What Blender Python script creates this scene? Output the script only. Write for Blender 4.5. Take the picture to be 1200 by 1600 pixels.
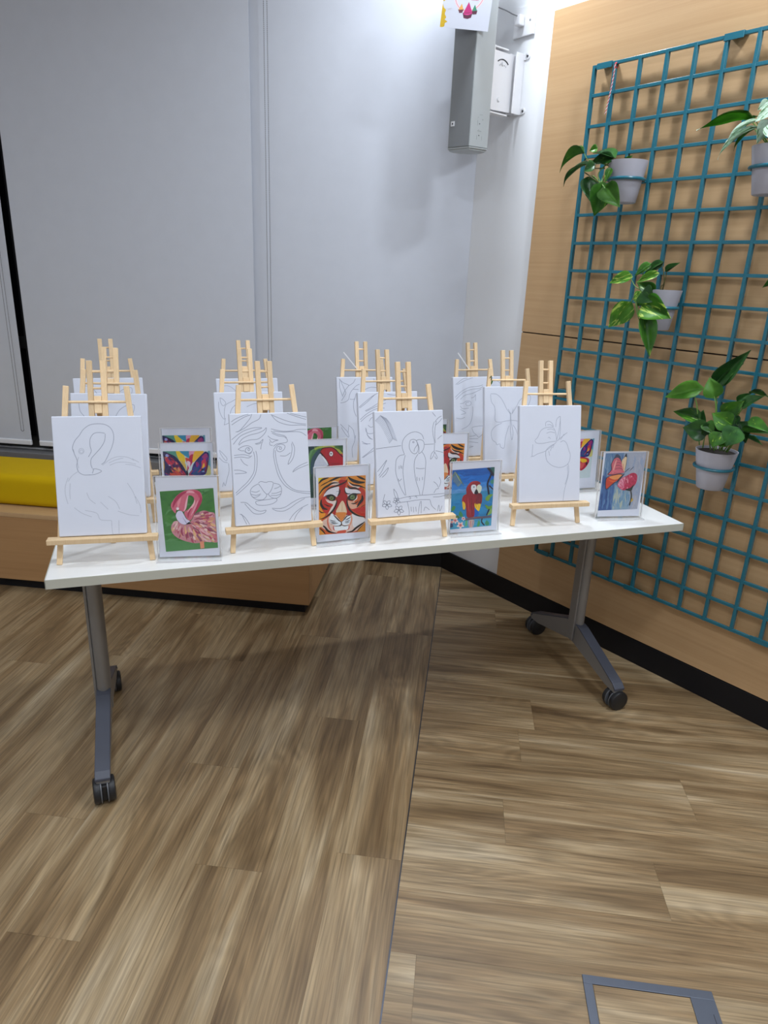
import bpy, bmesh, math, random
import numpy as np
from mathutils import Vector, Matrix
from mathutils.geometry import tessellate_polygon

for _o in list(bpy.data.objects):
    bpy.data.objects.remove(_o, do_unlink=True)
S = bpy.context.scene
COL = S.collection
R = math.radians

# ------------------------------------------------------------------ camera
F_PX = 1069.8
CAM_H = 1.475
# rows: world X, Y, Z axes written in camera axes (x right, y down, z forward)
RW = np.array([[0.99273902, 0.07502584, -0.09402318],
               [0.11336511, -0.32220209, 0.93985859],
               [0.04021921, -0.94369324, -0.32836790]])
cam_data = bpy.data.cameras.new('camera')
cam = bpy.data.objects.new('camera', cam_data)
COL.objects.link(cam)
cam_data.sensor_fit = 'VERTICAL'
cam_data.sensor_height = 36.0
cam_data.lens = F_PX / 1600.0 * 36.0
cam_data.clip_start = 0.02
mw = Matrix.Identity(4)
for r_ in range(3):
    mw[r_][0] = RW[r_][0]
    mw[r_][1] = -RW[r_][1]
    mw[r_][2] = -RW[r_][2]
mw[2][3] = CAM_H
cam.matrix_world = mw
S.camera = cam

# ------------------------------------------------------------------ world, exposure, lamps
S.view_settings.view_transform = 'Standard'
S.view_settings.look = 'None'
S.view_settings.gamma = 1.0
S.view_settings.use_curve_mapping = False
S.view_settings.exposure = 0.1
w = bpy.data.worlds.new('night')
S.world = w
w.use_nodes = True
w.node_tree.nodes['Background'].inputs[0].default_value = (0.05, 0.06, 0.09, 1)
w.node_tree.nodes['Background'].inputs[1].default_value = 0.2
CEIL = 3.0
LAMP_COL = (0.83, 0.905, 1.0)
LAMPS = [  # x, y, watts, disc radius
    (-0.06, 2.90, 16, .07),
    (0.84, 1.98, 17, .10),
    (1.45, 1.05, 17, .11),
    (-1.55, 1.35, 4, .12),
    (-0.40, 0.45, 20, .13),
    (2.05, 0.35, 14, .13),
    (-2.2, 0.35, 6, .13),
    (0.35, -1.1, 18, .14),
    (-1.7, -1.1, 11, .14),
]

# ------------------------------------------------------------------ helpers
def at_plane(px, py, pt, nrm):
    d = RW @ np.array([(px - 600) / F_PX, (py - 800) / F_PX, 1.0])
    o = np.array([0, 0, CAM_H])
    nrm = np.asarray(nrm, float)
    return Vector(o + d * ((np.asarray(pt, float) - o) @ nrm) / (d @ nrm))

def lin(c):
    c = c / 255.0
    return c / 12.92 if c <= 0.04045 else ((c + 0.055) / 1.055) ** 2.4

def rgb(r, g, b):
    return (lin(r), lin(g), lin(b), 1.0)

def box(bm, c, s, rot=None):
    m = Matrix.Translation(c) @ (rot.to_4x4() if rot else Matrix.Identity(4)) @ Matrix.Diagonal((s[0], s[1], s[2], 1))
    return bmesh.ops.create_cube(bm, size=1.0, matrix=m)['verts']

def frame_from(p0, p1, hint=(0, 0, 1)):
    z = (Vector(p1) - Vector(p0)).normalized()
    h = Vector(hint)
    if abs(z.dot(h)) > 0.98:
        h = Vector((1, 0, 0))
    x = h.cross(z).normalized()
    y = z.cross(x)
    return Matrix((x, y, z)).transposed()

def bar(bm, p0, p1, w_, d_, hint=(0, 1, 0)):
    """rectangular bar from p0 to p1, w_ across (hint x dir), d_ along hint"""
    p0 = Vector(p0); p1 = Vector(p1)
    m = frame_from(p0, p1, hint)
    L = (p1 - p0).length
    M = Matrix.Translation((p0 + p1) / 2) @ m.to_4x4() @ Matrix.Diagonal((w_, d_, L, 1))
    return bmesh.ops.create_cube(bm, size=1.0, matrix=M)['verts']

def cyl(bm, p0, p1, r0, r1=None, seg=16):
    p0 = Vector(p0); p1 = Vector(p1)
    r1 = r0 if r1 is None else r1
    m = frame_from(p0, p1)
    M = Matrix.Translation((p0 + p1) / 2) @ m.to_4x4()
    bmesh.ops.create_cone(bm, cap_ends=True, segments=seg, radius1=r0, radius2=r1, depth=(p1 - p0).length, matrix=M)

def prism(bm, pts, h, M=None):
    """polygon pts (x,y) extruded 0..h in z, then transformed by M"""
    M = M or Matrix.Identity(4)
    a = [bm.verts.new(M @ Vector((x, y, 0))) for x, y in pts]
    b = [bm.verts.new(M @ Vector((x, y, h))) for x, y in pts]
    n = len(pts)
    bm.faces.new(a[::-1]); bm.faces.new(b)
    for i in range(n):
        bm.faces.new((a[i], a[(i + 1) % n], b[(i + 1) % n], b[i]))

def lathe(bm, prof, seg=32, M=None):
    M = M or Matrix.Identity(4)
    rings = []
    for r, z in prof:
        rings.append([bm.verts.new(M @ Vector((r * math.cos(2 * math.pi * k / seg), r * math.sin(2 * math.pi * k / seg), z))) for k in range(seg)])
    for a, b in zip(rings, rings[1:]):
        for k in range(seg):
            bm.faces.new((a[k], a[(k + 1) % seg], b[(k + 1) % seg], b[k]))
    bm.faces.new(rings[0][::-1]); bm.faces.new(rings[-1])

def tube(bm, pts, r, seg=8, r_end=None):
    pts = [Vector(p) for p in pts]
    n = len(pts)
    rings = []
    prev = None
    for i, p in enumerate(pts):
        t = (pts[min(i + 1, n - 1)] - pts[max(i - 1, 0)]).normalized()
        if prev is None:
            h = Vector((0, 0, 1)) if abs(t.z) < .9 else Vector((1, 0, 0))
            x = h.cross(t).normalized()
        else:
            x = (prev - t * prev.dot(t)).normalized()
        prev = x
        y = t.cross(x)
        rr = r if r_end is None else r + (r_end - r) * i / (n - 1)
        rings.append([bm.verts.new(p + x * rr * math.cos(2 * math.pi * k / seg) + y * rr * math.sin(2 * math.pi * k / seg)) for k in range(seg)])
    for a, b in zip(rings, rings[1:]):
        for k in range(seg):
            bm.faces.new((a[k], a[(k + 1) % seg], b[(k + 1) % seg], b[k]))
    bm.faces.new(rings[0][::-1]); bm.faces.new(rings[-1])

def smooth_path(pts, n=6, closed=False):
    P = [Vector(p) for p in pts]
    out = []
    N = len(P)
    rng = range(N if closed else N - 1)
    for i in rng:
        if closed:
            a, b, c, d = P[(i - 1) % N], P[i], P[(i + 1) % N], P[(i + 2) % N]
        else:
            a, b, c, d = P[max(i - 1, 0)], P[i], P[i + 1], P[min(i + 2, N - 1)]
        for k in range(n):
            t = k / n
            out.append(0.5 * ((2 * b) + (c - a) * t + (2 * a - 5 * b + 4 * c - d) * t * t + (3 * b - a - 3 * c + d) * t ** 3))
    if not closed:
        out.append(P[-1])
    return out

def obj(name, bm, mat, parent=None, bevel=0.0, smooth=False, seg=2, angle=40):
    me = bpy.data.meshes.new(name)
    bmesh.ops.recalc_face_normals(bm, faces=bm.faces[:])
    bm.to_mesh(me); bm.free()
    o = bpy.data.objects.new(name, me)
    COL.objects.link(o)
    if mat:
        me.materials.append(mat)
    if parent:
        o.parent = parent
    if bevel:
        m = o.modifiers.new('bevel', 'BEVEL'); m.width = bevel; m.segments = seg; m.limit_method = 'ANGLE'; m.angle_limit = R(35)
    if smooth:
        for p in me.polygons:
            p.use_smooth = True
        me.set_sharp_from_angle(angle=R(angle))
    return o

def thing(name, label, cat, loc=(0, 0, 0), rotz=0.0, group=None):
    o = bpy.data.objects.new(name, None)
    COL.objects.link(o)
    o.empty_display_size = .05
    o.location = loc; o.rotation_euler = (0, 0, rotz)
    return tag(o, label, cat, group)

def tag(o, label, cat, group=None):
    o['label'] = label; o['category'] = cat
    if group: o['group'] = group
    return o

def struct(o, label=None):
    o['kind'] = 'structure'
    if label: o['label'] = label
    return o

def copy_tree(o, parent=None):
    c = o.copy(); COL.objects.link(c)
    c.parent = parent
    for ch in list(o.children):
        copy_tree(ch, c)
    return c

# ------------------------------------------------------------------ materials
def mat_base(name):
    m = bpy.data.materials.new(name); m.use_nodes = True
    nt = m.node_tree
    return m, nt, nt.nodes['Principled BSDF'], nt.nodes.new

def plain(name, col, rough=.5, metal=0.0, var=0.06, scale=30, bump=0.0, spec=.5):
    m, nt, b, N = mat_base(name)
    L = nt.links.new
    tc = N('ShaderNodeTexCoord'); nz = N('ShaderNodeTexNoise'); nz.inputs['Scale'].default_value = scale; nz.inputs['Detail'].default_value = 4
    L(tc.outputs['Object'], nz.inputs['Vector'])
    hs = N('ShaderNodeMixRGB'); hs.blend_type = 'MULTIPLY'; hs.inputs[0].default_value = 1
    cr = N('ShaderNodeMapRange'); cr.inputs[3].default_value = 1 - var; cr.inputs[4].default_value = 1 + var
    L(nz.outputs[0], cr.inputs[0])
    hs.inputs[1].default_value = col
    L(cr.outputs[0], hs.inputs[2])
    L(hs.outputs[0], b.inputs['Base Color'])
    b.inputs['Roughness'].default_value = rough; b.inputs['Metallic'].default_value = metal
    b.inputs['Specular IOR Level'].default_value = spec
    if bump:
        bp = N('ShaderNodeBump'); bp.inputs['Strength'].default_value = bump; bp.inputs['Distance'].default_value = .002
        L(nz.outputs[0], bp.inputs['Height']); L(bp.outputs[0], b.inputs['Normal'])
    return m

def wood(name, dark, light, axis=0, scale=6.0, stretch=12.0, rough=.5, per_object=False, coord='Object', contrast=1.0, rays=0.0, bump=.05):
    """procedural wood: grain stretched along axis"""
    m, nt, b, N = mat_base(name)
    L = nt.links.new
    tc = N('ShaderNodeTexCoord')
    mp = N('ShaderNodeMapping')
    sc = [scale, scale, scale]; sc[axis] = scale / stretch
    mp.inputs['Scale'].default_value = sc
    L(tc.outputs[coord], mp.inputs['Vector'])
    oi = N('ShaderNodeObjectInfo')
    if per_object:
        mu = N('ShaderNodeVectorMath'); mu.operation = 'MULTIPLY_ADD'
        cx = N('ShaderNodeCombineXYZ')
        for k in range(3): L(oi.outputs['Random'], cx.inputs[k])
        L(cx.outputs[0], mu.inputs[0]); mu.inputs[1].default_value = (37.0, 53.0, 71.0)
        L(mp.outputs[0], mu.inputs[2]); vec = mu.outputs[0]
    else:
        vec = mp.outputs[0]
    n1 = N('ShaderNodeTexNoise'); n1.inputs['Scale'].default_value = 1.0; n1.inputs['Detail'].default_value = 6; n1.inputs['Roughness'].default_value = .6; n1.inputs['Distortion'].default_value = .6
    L(vec, n1.inputs['Vector'])
    m2 = N('ShaderNodeMapping'); s2 = [5, 5, 5]; s2[axis] = 1.0; m2.inputs['Scale'].default_value = s2
    L(vec, m2.inputs['Vector'])
    n2 = N('ShaderNodeTexNoise'); n2.inputs['Scale'].default_value = 2.2; n2.inputs['Detail'].default_value = 5; n2.inputs['Roughness'].default_value = .65
    L(m2.outputs[0], n2.inputs['Vector'])
    mx = N('ShaderNodeMath'); mx.operation = 'MULTIPLY_ADD'; mx.inputs[1].default_value = .55
    L(n2.outputs[0], mx.inputs[0])
    sc1 = N('ShaderNodeMath'); sc1.operation = 'MULTIPLY'; sc1.inputs[1].default_value = .55
    L(n1.outputs[0], sc1.inputs[0]); L(sc1.outputs[0], mx.inputs[2])
    rm = N('ShaderNodeMapRange'); rm.inputs[1].default_value = .55 - .2 / contrast; rm.inputs[2].default_value = .55 + .2 / contrast
    L(mx.outputs[0], rm.inputs[0])
    cr = N('ShaderNodeMixRGB'); cr.inputs[1].default_value = dark; cr.inputs[2].default_value = light
    L(rm.outputs[0], cr.inputs[0])
    out = cr.outputs[0]
    if per_object:
        hv = N('ShaderNodeHueSaturation')
        mr = N('ShaderNodeMapRange'); mr.inputs[3].default_value = .86; mr.inputs[4].default_value = 1.12
        L(oi.outputs['Random'], mr.inputs[0]); L(mr.outputs[0], hv.inputs['Value'])
        L(out, hv.inputs['Color']); out = hv.outputs[0]
    L(out, b.inputs['Base Color'])
    b.inputs['Roughness'].default_value = rough
    if bump:
        bp = N('ShaderNodeBump'); bp.inputs['Strength'].default_value = bump; bp.inputs['Distance'].default_value = .002
        L(n2.outputs[0], bp.inputs['Height']); L(bp.outputs[0], b.inputs['Normal'])
    return m

def floor_wood(name, axis):
    """greyish oak vinyl plank: long streaks, cathedral grain and fine pores"""
    m, nt, b, N = mat_base(name); L = nt.links.new
    tc = N('ShaderNodeTexCoord'); oi = N('ShaderNodeObjectInfo')
    cx = N('ShaderNodeCombineXYZ')
    for k in range(3): L(oi.outputs['Random'], cx.inputs[k])
    ma = N('ShaderNodeVectorMath'); ma.operation = 'MULTIPLY_ADD'; ma.inputs[1].default_value = (41.3, 67.7, 13.1)
    L(cx.outputs[0], ma.inputs[0]); L(tc.outputs['Object'], ma.inputs[2])
    def mapped(sl, sw):
        mp = N('ShaderNodeMapping'); s = [sw, sw, sw]; s[axis] = sl; mp.inputs['Scale'].default_value = s
        L(ma.outputs[0], mp.inputs['Vector']); return mp.outputs[0]
    def noise(v, detail=4, rough=.55, dist=0.0):
        n = N('ShaderNodeTexNoise'); n.inputs['Scale'].default_value = 1; n.inputs['Detail'].default_value = detail
        n.inputs['Roughness'].default_value = rough; n.inputs['Distortion'].default_value = dist
        L(v, n.inputs['Vector']); return n.outputs[0]
    streak = noise(mapped(1.0, 10), 4, .5, 1.1)
    fine = noise(mapped(5.0, 190), 3, .5, .5)
    # cathedral figure: contour lines of a slow noise, only in patches
    slow = noise(mapped(1.5, 6.5), 2, .45, .5)
    cm = N('ShaderNodeMath'); cm.operation = 'MULTIPLY'; cm.inputs[1].default_value = 85.0; L(slow, cm.inputs[0])
    cs_ = N('ShaderNodeMath'); cs_.operation = 'SINE'; L(cm.outputs[0], cs_.inputs[0])
    mask = noise(mapped(.9, 5.0), 1, .5, 0)
    mk = N('ShaderNodeMapRange'); mk.inputs[1].default_value = .45; mk.inputs[2].default_value = .62; L(mask, mk.inputs[0])
    wv = N('ShaderNodeMath'); wv.operation = 'MULTIPLY'; L(cs_.outputs[0], wv.inputs[0]); L(mk.outputs[0], wv.inputs[1])
    ramp = N('ShaderNodeValToRGB'); L(streak, ramp.inputs[0])
    e = ramp.color_ramp.elements
    e[0].position = .28; e[0].color = rgb(101, 79, 53)
    e[1].position = .78; e[1].color = rgb(186, 168, 139)
    a = e.new(.45); a.color = rgb(134, 110, 78)
    a = e.new(.60); a.color = rgb(158, 136, 103)
    def mul(col, val, lo, hi, frm=(.3, .7)):
        mr = N('ShaderNodeMapRange'); mr.inputs[1].default_value = frm[0]; mr.inputs[2].default_value = frm[1]; mr.inputs[3].default_value = lo; mr.inputs[4].default_value = hi
        L(val, mr.inputs[0])
        mx = N('ShaderNodeMixRGB'); mx.blend_type = 'MULTIPLY'; mx.inputs[0].default_value = 1
        L(col, mx.inputs[1]); L(mr.outputs[0], mx.inputs[2]); return mx.outputs[0]
    c = mul(ramp.outputs[0], fine, .68, 1.26)
    c = mul(c, wv.outputs[0], .88, 1.10, (-1, 1))
    hv = N('ShaderNodeHueSaturation'); mr = N('ShaderNodeMapRange'); mr.inputs[3].default_value = .95; mr.inputs[4].default_value = 1.06
    L(oi.outputs['Random'], mr.inputs[0]); L(mr.outputs[0], hv.inputs['Value']); L(c, hv.inputs['Color'])
    L(hv.outputs[0], b.inputs['Base Color'])
    b.inputs['Roughness'].default_value = .42
    bp = N('ShaderNodeBump'); bp.inputs['Strength'].default_value = .12; bp.inputs['Distance'].default_value = .001
    L(fine, bp.inputs['Height']); L(bp.outputs[0], b.inputs['Normal'])
    return m

def fabric(name, col, rough=.9, scale=900, bump=.15):
    m, nt, b, N = mat_base(name); L = nt.links.new
    tc = N('ShaderNodeTexCoord')
    hs = []
    for ax in ('X', 'Z'):
        wv = N('ShaderNodeTexWave'); wv.bands_direction = ax; wv.inputs['Scale'].default_value = scale / 6.28
        wv.inputs['Distortion'].default_value = .4
        L(tc.outputs['Object'], wv.inputs['Vector']); hs.append(wv.outputs['Fac'])
    ad = N('ShaderNodeMath'); ad.operation = 'ADD'; L(hs[0], ad.inputs[0]); L(hs[1], ad.inputs[1])
    nz = N('ShaderNodeTexNoise'); nz.inputs['Scale'].default_value = 14; nz.inputs['Detail'].default_value = 5
    L(tc.outputs['Object'], nz.inputs['Vector'])
    mr = N('ShaderNodeMapRange'); mr.inputs[3].default_value = .97; mr.inputs[4].default_value = 1.03
    L(nz.outputs[0], mr.inputs[0])
    mx = N('ShaderNodeMixRGB'); mx.blend_type = 'MULTIPLY'; mx.inputs[0].default_value = 1; mx.inputs[1].default_value = col
    L(mr.outputs[0], mx.inputs[2]); L(mx.outputs[0], b.inputs['Base Color'])
    b.inputs['Roughness'].default_value = rough; b.inputs['Specular IOR Level'].default_value = .2
    bp = N('ShaderNodeBump'); bp.inputs['Strength'].default_value = bump; bp.inputs['Distance'].default_value = .0006
    L(ad.outputs[0], bp.inputs['Height']); L(bp.outputs[0], b.inputs['Normal'])
    return m

def acrylic(name, tint=(.985, .99, .992, 1), ior=1.45):
    m = bpy.data.materials.new(name); m.use_nodes = True
    nt = m.node_tree; N = nt.nodes.new; L = nt.links.new
    nt.nodes.remove(nt.nodes['Principled BSDF'])
    tr = N('ShaderNodeBsdfTransparent'); tr.inputs[0].default_value = tint
    gl = N('ShaderNodeBsdfGlossy'); gl.inputs['Roughness'].default_value = .03
    lw = N('ShaderNodeLayerWeight'); lw.inputs['Blend'].default_value = .5
    pw = N('ShaderNodeMath'); pw.operation = 'POWER'; pw.inputs[1].default_value = 4.0; L(lw.outputs['Facing'], pw.inputs[0])
    fr = N('ShaderNodeMath'); fr.operation = 'MULTIPLY_ADD'; fr.inputs[1].default_value = .6; fr.inputs[2].default_value = .03; L(pw.outputs[0], fr.inputs[0])
    mx = N('ShaderNodeMixShader'); L(fr.outputs[0], mx.inputs[0]); L(tr.outputs[0], mx.inputs[1]); L(gl.outputs[0], mx.inputs[2])
    L(mx.outputs[0], nt.nodes['Material Output'].inputs['Surface'])
    return m

def milky(name, col, alpha):
    m = bpy.data.materials.new(name); m.use_nodes = True
    nt = m.node_tree; N = nt.nodes.new; L = nt.links.new
    b = nt.nodes['Principled BSDF']; b.inputs['Base Color'].default_value = col; b.inputs['Roughness'].default_value = .15
    tr = N('ShaderNodeBsdfTransparent')
    mx = N('ShaderNodeMixShader'); mx.inputs[0].default_value = alpha
    L(tr.outputs[0], mx.inputs[1]); L(b.outputs[0], mx.inputs[2]); L(mx.outputs[0], nt.nodes['Material Output'].inputs['Surface'])
    return m

def pigment(name, rough=.6, var=.12, scale=260):
    """colour stored per face (ink of a print), slightly broken up like paint"""
    m, nt, b, N = mat_base(name); L = nt.links.new
    at = N('ShaderNodeAttribute'); at.attribute_name = 'Col'
    tc = N('ShaderNodeTexCoord'); nz = N('ShaderNodeTexNoise'); nz.inputs['Scale'].default_value = scale; nz.inputs['Detail'].default_value = 3
    L(tc.outputs['Object'], nz.inputs['Vector'])
    mr = N('ShaderNodeMapRange'); mr.inputs[3].default_value = 1 - var; mr.inputs[4].default_value = 1 + var; L(nz.outputs[0], mr.inputs[0])
    mx = N('ShaderNodeMixRGB'); mx.blend_type = 'MULTIPLY'; mx.inputs[0].default_value = 1
    L(at.outputs['Color'], mx.inputs[1]); L(mr.outputs[0], mx.inputs[2]); L(mx.outputs[0], b.inputs['Base Color'])
    b.inputs['Roughness'].default_value = rough
    return m

def leaf_mat(name, c_dark, c_light, var_col, var_amount, rough=.32):
    m, nt, b, N = mat_base(name); L = nt.links.new
    tc = N('ShaderNodeTexCoord'); oi = N('ShaderNodeObjectInfo')
    cx = N('ShaderNodeCombineXYZ')
    for k in range(3): L(oi.outputs['Random'], cx.inputs[k])
    ma = N('ShaderNodeVectorMath'); ma.operation = 'MULTIPLY_ADD'; ma.inputs[1].default_value = (17, 29, 11)
    L(cx.outputs[0], ma.inputs[0]); L(tc.outputs['Object'], ma.inputs[2])
    nz = N('ShaderNodeTexNoise'); nz.inputs['Scale'].default_value = 2.2; nz.inputs['Detail'].default_value = 3; L(ma.outputs[0], nz.inputs['Vector'])
    mp = N('ShaderNodeMapping'); mp.inputs['Scale'].default_value = (7, 2.0, 4); mp.inputs['Rotation'].default_value = (0, 0, .5)
    L(ma.outputs[0], mp.inputs['Vector'])
    nv = N('ShaderNodeTexNoise'); nv.inputs['Scale'].default_value = 1; nv.inputs['Detail'].default_value = 4; nv.inputs['Distortion'].default_value = .8; L(mp.outputs[0], nv.inputs['Vector'])
    c1 = N('ShaderNodeMixRGB'); c1.inputs[1].default_value = c_dark; c1.inputs[2].default_value = c_light
    mr0 = N('ShaderNodeMapRange'); mr0.inputs[1].default_value = .3; mr0.inputs[2].default_value = .7; L(nz.outputs[0], mr0.inputs[0]); L(mr0.outputs[0], c1.inputs[0])
    mr = N('ShaderNodeMapRange'); mr.inputs[1].default_value = .66 - var_amount; mr.inputs[2].default_value = .72 - var_amount
    L(nv.outputs[0], mr.inputs[0])
    c2 = N('ShaderNodeMixRGB'); L(mr.outputs[0], c2.inputs[0]); L(c1.outputs[0], c2.inputs[1]); c2.inputs[2].default_value = var_col
    hv = N('ShaderNodeHueSaturation'); m3 = N('ShaderNodeMapRange'); m3.inputs[3].default_value = .75; m3.inputs[4].default_value = 1.3
    L(oi.outputs['Random'], m3.inputs[0]); L(m3.outputs[0], hv.inputs['Value']); L(c2.outputs[0], hv.inputs['Color'])
    L(hv.outputs[0], b.inputs['Base Color']); b.inputs['Roughness'].default_value = rough
    return m

M = {}
M['floor_y'] = floor_wood('oak plank lengthwise', 1)
M['floor_x'] = floor_wood('oak plank crosswise', 0)
M['subfloor'] = plain('subfloor', rgb(120, 100, 75), .7)
M['wall'] = plain('white wall paint', (.80, .81, .83, 1), .6, var=.01, scale=3, bump=.01)
M['ceiling'] = plain('ceiling paint', (.80, .81, .82, 1), .8, var=.01)
M['blind'] = fabric('blind cloth', (.595, .615, .67, 1))
M['white_plastic'] = plain('white plastic', (.80, .80, .82, 1), .35, var=.01)
M['black'] = plain('black skirting', (.008, .008, .010, 1), .45, var=.1, spec=.25)
M['maple'] = wood('maple veneer', rgb(181, 144, 101), rgb(205, 170, 128), axis=0, scale=7, stretch=14, rough=.42, contrast=.8, bump=.02)
M['bench'] = wood('bench veneer', rgb(166, 124, 80), rgb(188, 146, 100), axis=0, scale=7, stretch=14, rough=.45, contrast=.8, bump=.02)
M['teal'] = plain('teal powder coat', (.018, .145, .20, 1), .26, var=.05)
M['pot'] = plain('grey stoneware', (.42, .41, .46, 1), .5, var=.03)
M['soil'] = plain('potting soil', (.018, .012, .008, 1), .95, var=.6, scale=120, bump=.8)
M['tabletop'] = plain('white laminate', (.84, .84, .82, 1), .28, var=.01, scale=4)
M['table_edge'] = plain('cream edge band', (.50, .50, .43, 1), .4, var=.02)
M['steel'] = plain('satin grey paint', (.26, .255, .25, 1), .38, metal=.4, var=.03)
M['foot_cap'] = plain('slate grey plastic', (.062, .068, .092, 1), .45, var=.04)
M['rubber'] = plain('black castor rubber', (.012, .012, .014, 1), .45, var=.1)
M['castor_rim'] = plain('grey castor rim', (.10, .105, .115, 1), .4)
M['pine'] = wood('pale pine', rgb(222, 188, 142), rgb(243, 216, 176), axis=2, scale=30, stretch=14, rough=.55, per_object=True, contrast=.8)
M['canvas'] = fabric('primed canvas', (.67, .70, .79, 1), .8, 2200, .12)
M['pencil'] = plain('graphite', (.20, .21, .24, 1), .6, var=.25, scale=400)
M['pencil_light'] = plain('light graphite', (.43, .45, .50, 1), .6, var=.2, scale=400)
M['paper'] = plain('print paper', (.74, .75, .84, 1), .55, var=.01)
M['ink'] = pigment('printed ink')
M['acrylic'] = acrylic('clear acrylic')
M['acrylic_edge'] = milky('polished acrylic edge', (.80, .78, .78, 1), .45)
M['yellow'] = fabric('yellow upholstery', rgb(202, 166, 4), .9, 1500, .2)
M['grey_case'] = plain('grey painted case', (.42, .45, .46, 1), .4, var=.015)
M['grey_shaded'] = plain('shaded grey case', (.22, .23, .24, 1), .5, var=.03)  # darker case grey, with the shade of the left face in its colour
M['dark'] = plain('dark detail', (.02, .02, .025, 1), .5)
M['glass'] = plain('night window glass', (.006, .006, .009, 1), .06, var=.2, scale=3)
M['frame_dark'] = plain('dark window frame', (.02, .02, .022, 1), .4)
M['sill'] = plain('grey sill', (.17, .17, .175, 1), .5)
M['metal_trim'] = plain('dark metal trim', (.06, .065, .08, 1), .35, metal=.6)
M['box_metal'] = plain('floor box metal', (.11, .125, .16, 1), .38, metal=.4)
M['leaf_green'] = leaf_mat('pothos leaf', rgb(44, 92, 34), rgb(78, 136, 42), rgb(164, 204, 70), .03)
M['leaf_marble'] = leaf_mat('marbled pothos leaf', rgb(64, 124, 36), rgb(104, 168, 50), rgb(196, 218, 110), .12)
M['leaf_dark'] = leaf_mat('dark glossy leaf', rgb(40, 84, 44), rgb(70, 124, 56), rgb(110, 160, 76), .02, .28)
M['leaf_lime'] = leaf_mat('bright green leaf', rgb(66, 122, 40), rgb(104, 160, 58), rgb(130, 180, 76), -.04)
M['leaf_silver'] = leaf_mat('silver leaf', rgb(70, 120, 66), rgb(150, 186, 142), rgb(206, 228, 208), .26)
M['stem'] = plain('green stem', rgb(104, 140, 60), .5)
M['stem_brown'] = plain('brown stem', rgb(86, 84, 40), .6)
M['cord'] = plain('grey blind chain', (.16, .16, .17, 1), .4)
M['lamp_rim'] = plain('white lamp rim', (.85, .85, .85, 1), .4)
def emit(name, col, st):
    m = bpy.data.materials.new(name); m.use_nodes = True
    b = m.node_tree.nodes['Principled BSDF']; b.inputs['Emission Color'].default_value = col; b.inputs['Emission Strength'].default_value = st
    return m
M['lamp_face'] = emit('lamp diffuser', (.92, .95, 1, 1), 4.0)

# ------------------------------------------------------------------ room shell
# the right-hand wall runs at 45 degrees away from the corner
CX, CY = -0.017, 3.407
D_AL = Vector((math.sqrt(.5), -math.sqrt(.5), 0))     # along the right wall, away from the corner
D_OUT = Vector((-math.sqrt(.5), -math.sqrt(.5), 0))   # out of the right wall into the room
WALL_LEN = 4.4
RW_END = Vector((CX, CY, 0)) + D_AL * WALL_LEN
def wall_pt(a, out, z):
    return Vector((CX, CY, 0)) + D_AL * a + D_OUT * out + Vector((0, 0, z))
WALL_ROT = Matrix((D_AL, -D_OUT, Vector((0, 0, 1)))).transposed()   # local x along, y into the wall, z up

XL, YB = -3.6, -2.6     # left wall and wall behind the photographer

bm = bmesh.new()
prism(bm, [(XL, YB), (RW_END.x, YB), (RW_END.x, RW_END.y), (CX, CY), (XL, CY)], .05, Matrix.Translation((0, 0, -.055)))
floor_o = struct(obj('floor', bm, M['subfloor']), 'brown oak plank floor laid in two directions')
bm = bmesh.new()
prism(bm, [(XL, YB), (RW_END.x, YB), (RW_END.x, RW_END.y), (CX, CY), (XL, CY)], .05, Matrix.Translation((0, 0, CEIL)))
struct(obj('ceiling', bm, M['ceiling']), 'plain white ceiling')
# back wall with a window opening behind the blinds
WX0, WX1, WZ0, WZ1 = -3.5, -0.10, .50, 2.75
bm = bmesh.new()
def wbox(x0, x1, z0, z1, y0=CY, y1=CY + .12):
    box(bm, ((x0 + x1) / 2, (y0 + y1) / 2, (z0 + z1) / 2), (x1 - x0, y1 - y0, z1 - z0))
wbox(XL, WX0, 0, CEIL); wbox(WX1, CX + .05, 0, CEIL); wbox(WX0, WX1, 0, WZ0); wbox(WX0, WX1, WZ1, CEIL)
struct(obj('wall_back', bm, M['wall']), 'white window wall behind the roller blinds')
bm = bmesh.new()
box(bm, wall_pt(WALL_LEN / 2, -.06, CEIL / 2), (WALL_LEN, .12, CEIL), WALL_ROT)
wall_right = struct(obj('wall_right', bm, M['wall']), 'white angled wall carrying the wooden panels')
bm = bmesh.new(); box(bm, (XL - .05, (YB + CY) / 2, CEIL / 2), (.1, CY - YB, CEIL)); struct(obj('wall_left', bm, M['wall']), 'plain white side wall')
bm = bmesh.new(); box(bm, ((XL + RW_END.x) / 2, YB - .05, CEIL / 2), (RW_END.x - XL, .1, CEIL)); struct(obj('wall_front', bm, M['wall']), 'plain white wall opposite the window')
bm = bmesh.new(); box(bm, (RW_END.x + .05, (YB + RW_END.y) / 2, CEIL / 2), (.1, RW_END.y - YB, CEIL)); struct(obj('wall_side', bm, M['wall']), 'plain white wall past the wooden panels')
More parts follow.
